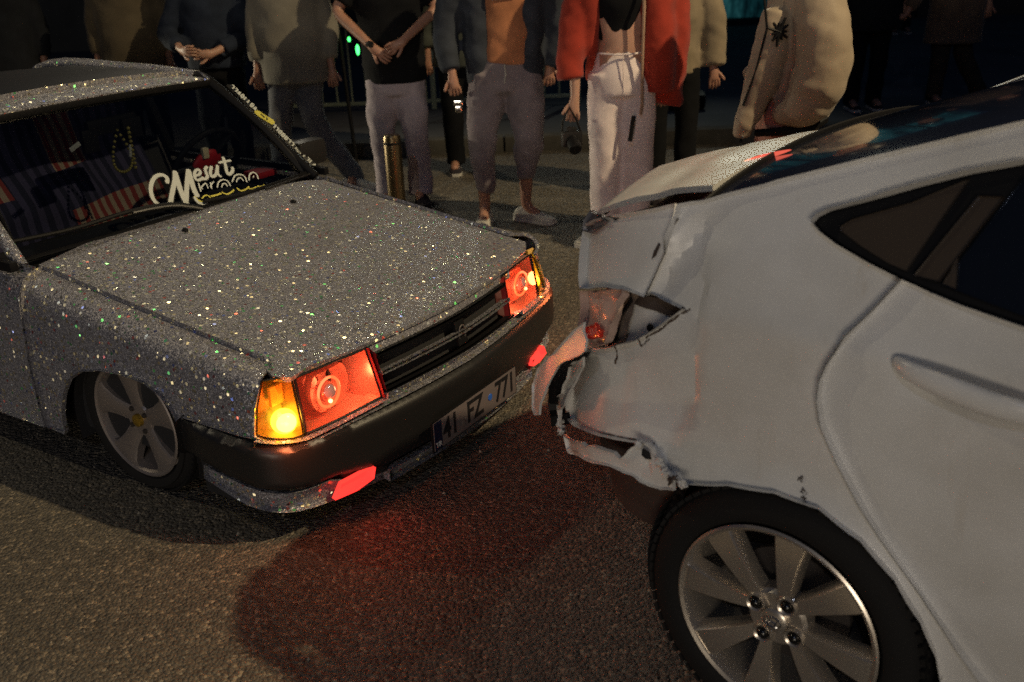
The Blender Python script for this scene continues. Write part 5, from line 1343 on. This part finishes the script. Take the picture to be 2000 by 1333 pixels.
# --- people further back
def bystander(x, y, h, label, top, leg, hem=.86, wid=.19, faced=0, sleeve=None, shoes=None, jn=None, coatlen=None, skin='skin', step=.0, flatf=.7, arms=None, z0=0.0):
    p = person(x, y, label); p.location.z = z0
    s = h / 1.75; J = stdJ(h, **(jn or {}))
    J['anL'] = (J['anL'][0] + step, J['anL'][1], J['anL'][2]); J['toL'] = (J['toL'][0] + step, J['toL'][1], J['toL'][2])
    body(p, J, M[skin])
    c = CL(); c.t([(0, 0, hem), (0, 0, hem + .14), (0, 0, 1.2 * s), (0, 0, 1.38 * s), (0, 0, 1.47 * s)], [wid * 1.05, wid, wid * .98, wid, .08], flat=flatf, amp=.012, seed=x)
    for sd in ('L', 'R'):
        a, e, w3 = J['sh' + sd], J['el' + sd], J['wr' + sd]
        c.t([a, tuple((np.array(a) + np.array(e)) / 2), e, tuple(np.array(e) * .25 + np.array(w3) * .75)], [.075, .078, .070, .055], amp=.012, seed=x + 1)
    c.build('top', top, p, vox=.018)
    c = CL(); c.t([(0, 0, hem + .1), (0, 0, .80)], [.155, .16], flat=.75, amp=.004)
    for sd, q in ((1, 'L'), (-1, 'R')): c.t([(.09 * sd, 0, .86), (J['kn' + q][0], J['kn' + q][1], .48), (J['an' + q][0], J['an' + q][1], .12), (J['an' + q][0], J['an' + q][1], .06)], [.105, .082, .070, .075], amp=.012, seed=x + sd)
    c.build('trousers', leg, p, vox=.018)
    for q in 'LR': shoe(p, J['an' + q][0] + (.06 if faced else 0), J['an' + q][1] - .05, -1.57 + faced, shoes or bs_, white_sole)
    return p
bystander(-1.45, 7.0, 1.75, 'person in a long pale shirt and faded jeans walking past the far wing mirror', cloth('pale_grey_shirt', (.20, .185, .15), .8, 5), cloth('faded_jeans', (.14, .145, .16), .7, 9), hem=.78, wid=.235, faced=1.2, step=.22, shoes=ws, jn=dict(knR=(-.16, .02, .48), anR=(-.20, .05, .12)))
bystander(-2.78, 7.6, 1.82, 'person in a khaki coat standing beyond the roof of the silver car', cloth('khaki_coat', (.11, .088, .055), .7, 6), tee, hem=.70, wid=.25)
bystander(-2.05, 7.2, 1.72, 'person in a dark blue jacket with forearms raised, behind the silver car', cloth('navy_jacket', (.020, .028, .048), .6, 8), tee, hem=.88, wid=.20, jn=dict(elR=(-.32, 0, 1.12), wrR=(-.16, -.26, 1.03), hdR=(.7, -.7, 0), elL=(.26, 0, 1.10), wrL=(.05, -.27, 1.0), hdL=(-.9, -.4, 0)), skin='skin2')
bystander(-3.9, 8.0, 1.75, 'person in dark clothes at the far left beyond the silver car', cloth('black_coat', (.012, .014, .018), .6, 8), tee, hem=.75, wid=.24)
bystander(4.10, 9.0, 1.78, 'person in a brown coat at the right edge of the plaza', cloth('brown_coat', (.15, .105, .075), .6, 6), cloth('dark_brown_trousers', (.045, .035, .028), .7), hem=.55, wid=.25, z0=.10, jn=dict(elR=(-.34, -.1, 1.1), wrR=(-.55, -.2, .80), hdR=(-1, -.1, .1)), step=.2)
bystander(3.30, 8.9, 1.78, 'person in black standing left of the brown coat on the plaza', cloth('black_wool', (.008, .010, .014), .7), tee, hem=.7, wid=.27, z0=.10)
bystander(-.28, 7.4, 1.76, 'person in a grey green hoodie between the black T-shirt and the open dark jacket', cloth('grey_green_hoodie', (.065, .072, .062), .6, 6), tee, hem=.80, wid=.22)
bystander(6.2, 15.5, 1.76, 'dark figure far off before the lit teal shop windows', tee, tee, hem=.8, wid=.20, z0=.10)

# ================================================================ street things
bo = empty('bollard', (-.70, 6.02, 0), 0, label='stainless steel bollard beside the silver bonnet', cat='bollard')
brz = mat('brushed_bollard_steel', (.22, .17, .10), .32, 1.0); bump(brz, noise_n(brz, texco(brz, 'Object', (1, 1, .05)), 160, 3).outputs[0], .2, .002)
b = MB(); b.lathe([(.0, .0), (.052, .0), (.055, .004), (.055, .54), (.050, .556), (.0, .562)], 40, Matrix.Rotation(math.pi / 2, 4, 'X')); b.build('post', brz, bo)
b = MB(); b.lathe([(.056, .50), (.058, .502), (.058, .512), (.056, .514)], 40, Matrix.Rotation(math.pi / 2, 4, 'X')); b.build('reflective_band', M['seal'], bo)
b = MB(); b.lathe([(.055, .0), (.085, .002), (.088, .012), (.056, .016)], 32, Matrix.Rotation(math.pi / 2, 4, 'X')); b.build('base_collar', M['iron'], bo)
fe_ = empty('railing', (-.7, 9.92, .10), 0, label='pale metal railing of upright bars across the plaza edge', cat='railing')
fm = mat('pale_green_rail_paint', (.34, .38, .26), .5)
bar = MB(); bar.tube([(0, 0, .06), (0, 0, .84)], .011, 8)
bar_me = None
for k in range(20):
    x_ = -1.42 + .150 * k
    if bar_me is None: o = bar.build('bar', fm, fe_); bar_me = o.data
    else: o = bpy.data.objects.new('bar', bar_me); COL.objects.link(o); o.parent = fe_
    o.location = (x_, 0, 0)
for zz in (.08, .84): b = MB(); b.box((0, 0, zz), (2.95, .03, .035), None, .006); b.build('rail', fm, fe_)
for xx in (-1.49, 0.005, 1.47): b = MB(); b.box((xx, 0, .44), (.05, .05, .90), None, .008); b.build('post', fm, fe_)
gl_ = empty('green_light_stand', (-1.13, 7.3, 0), 0, label='two glowing green lights on an added thin post beside the black T-shirt man', cat='green lights')  # stray green lights; the post is added to hold them
b = MB(); b.tube([(0, 0, 0), (-.04, 0, 1.12)], .014, 8); b.build('post', M['seal'], gl_)  # added post, only there to hold the stray green lights
gm = mat('lit_green_lamp', (.1, .6, .2), .3, 0, 0, (.06, 1, .16), 3.5)
for (dx, z1, r, hh) in ((-.0, 1.03, .011, .012), (.055, .955, .014, .035)):
    b = MB(); b.sphere((dx + .035, -.03, z1), r, 12, 10, (1, 1, 1 + hh * 50)); b.build('green_light', gm, gl_)
sb_ = MB(); sb_.box((0, 0, 0), (.42, .22, .16), None, .06); v = [(x + 1.72, y + 9.3, z + .18 + .02 * noise.noise((x * 9, y * 9, z * 9))) for x, y, z in sb_.v]
o = mesh('holdall', v, sb_.f, M['seal'], None); tag(o, 'black holdall lying on the plaza behind the beige jacket', 'bag')
# shop front far behind
sh = empty('shop_building', (4.0, 18.0, .10), 0, label='dark building across the plaza with teal lit shop windows', cat='building')
wallm = cloth('dark_render_wall', (.045, .050, .055), .7, 2, 60)
b = MB(); b.box((-12, .25, 3.2), (16.6, .5, 6.4)); b.box((9.5, .25, 3.2), (12, .5, 6.4)); b.box((-.2, .25, 4.8), (7.3, .5, 3.2)); b.box((-.2, .25, .05), (7.3, .52, .10)); b.build('wall', wallm, sh)
tw_ = mat('lit_teal_shop_interior', (.1, .3, .3), .6, 0, 0, (.10, .52, .50), .30)
N_, L_n, B_ = nodes(tw_); nn_ = noise_n(tw_, texco(tw_, 'Object', (1.6, 1, .5)), 1.8, 5, .7); rp_ = ramp(tw_, nn_.outputs[0], [(.38, (.01, .05, .06)), (.52, (.06, .32, .33)), (.68, (.22, .9, .85))]); L_n.new(rp_, B_.inputs['Emission Color'])
for k in range(6):
    x0 = -3.55 + k * 1.15
    b = MB(); b.box((x0 + .55, .40, 1.6), (1.08, .02, 3.0)); wd = b.build('shop_window', tw_, sh)
    b = MB(); b.box((x0 + 1.13, .12, 1.6), (.07, .14, 3.05), None, .01); b.build('window_frame', M['seal'], wd)
    b = MB(); b.box((x0 + .55, .20, 1.6), (1.08, .008, 3.0)); b.build('pane', M['glass'], wd)
for (hx_, hw_) in ((-.15, .30), (1.9, .26), (3.1, .5)):
    b = MB(); b.box((hx_, .33, .55), (hw_, .1, 1.1), None, .03); b.build('display_stand', M['dark'], sh)
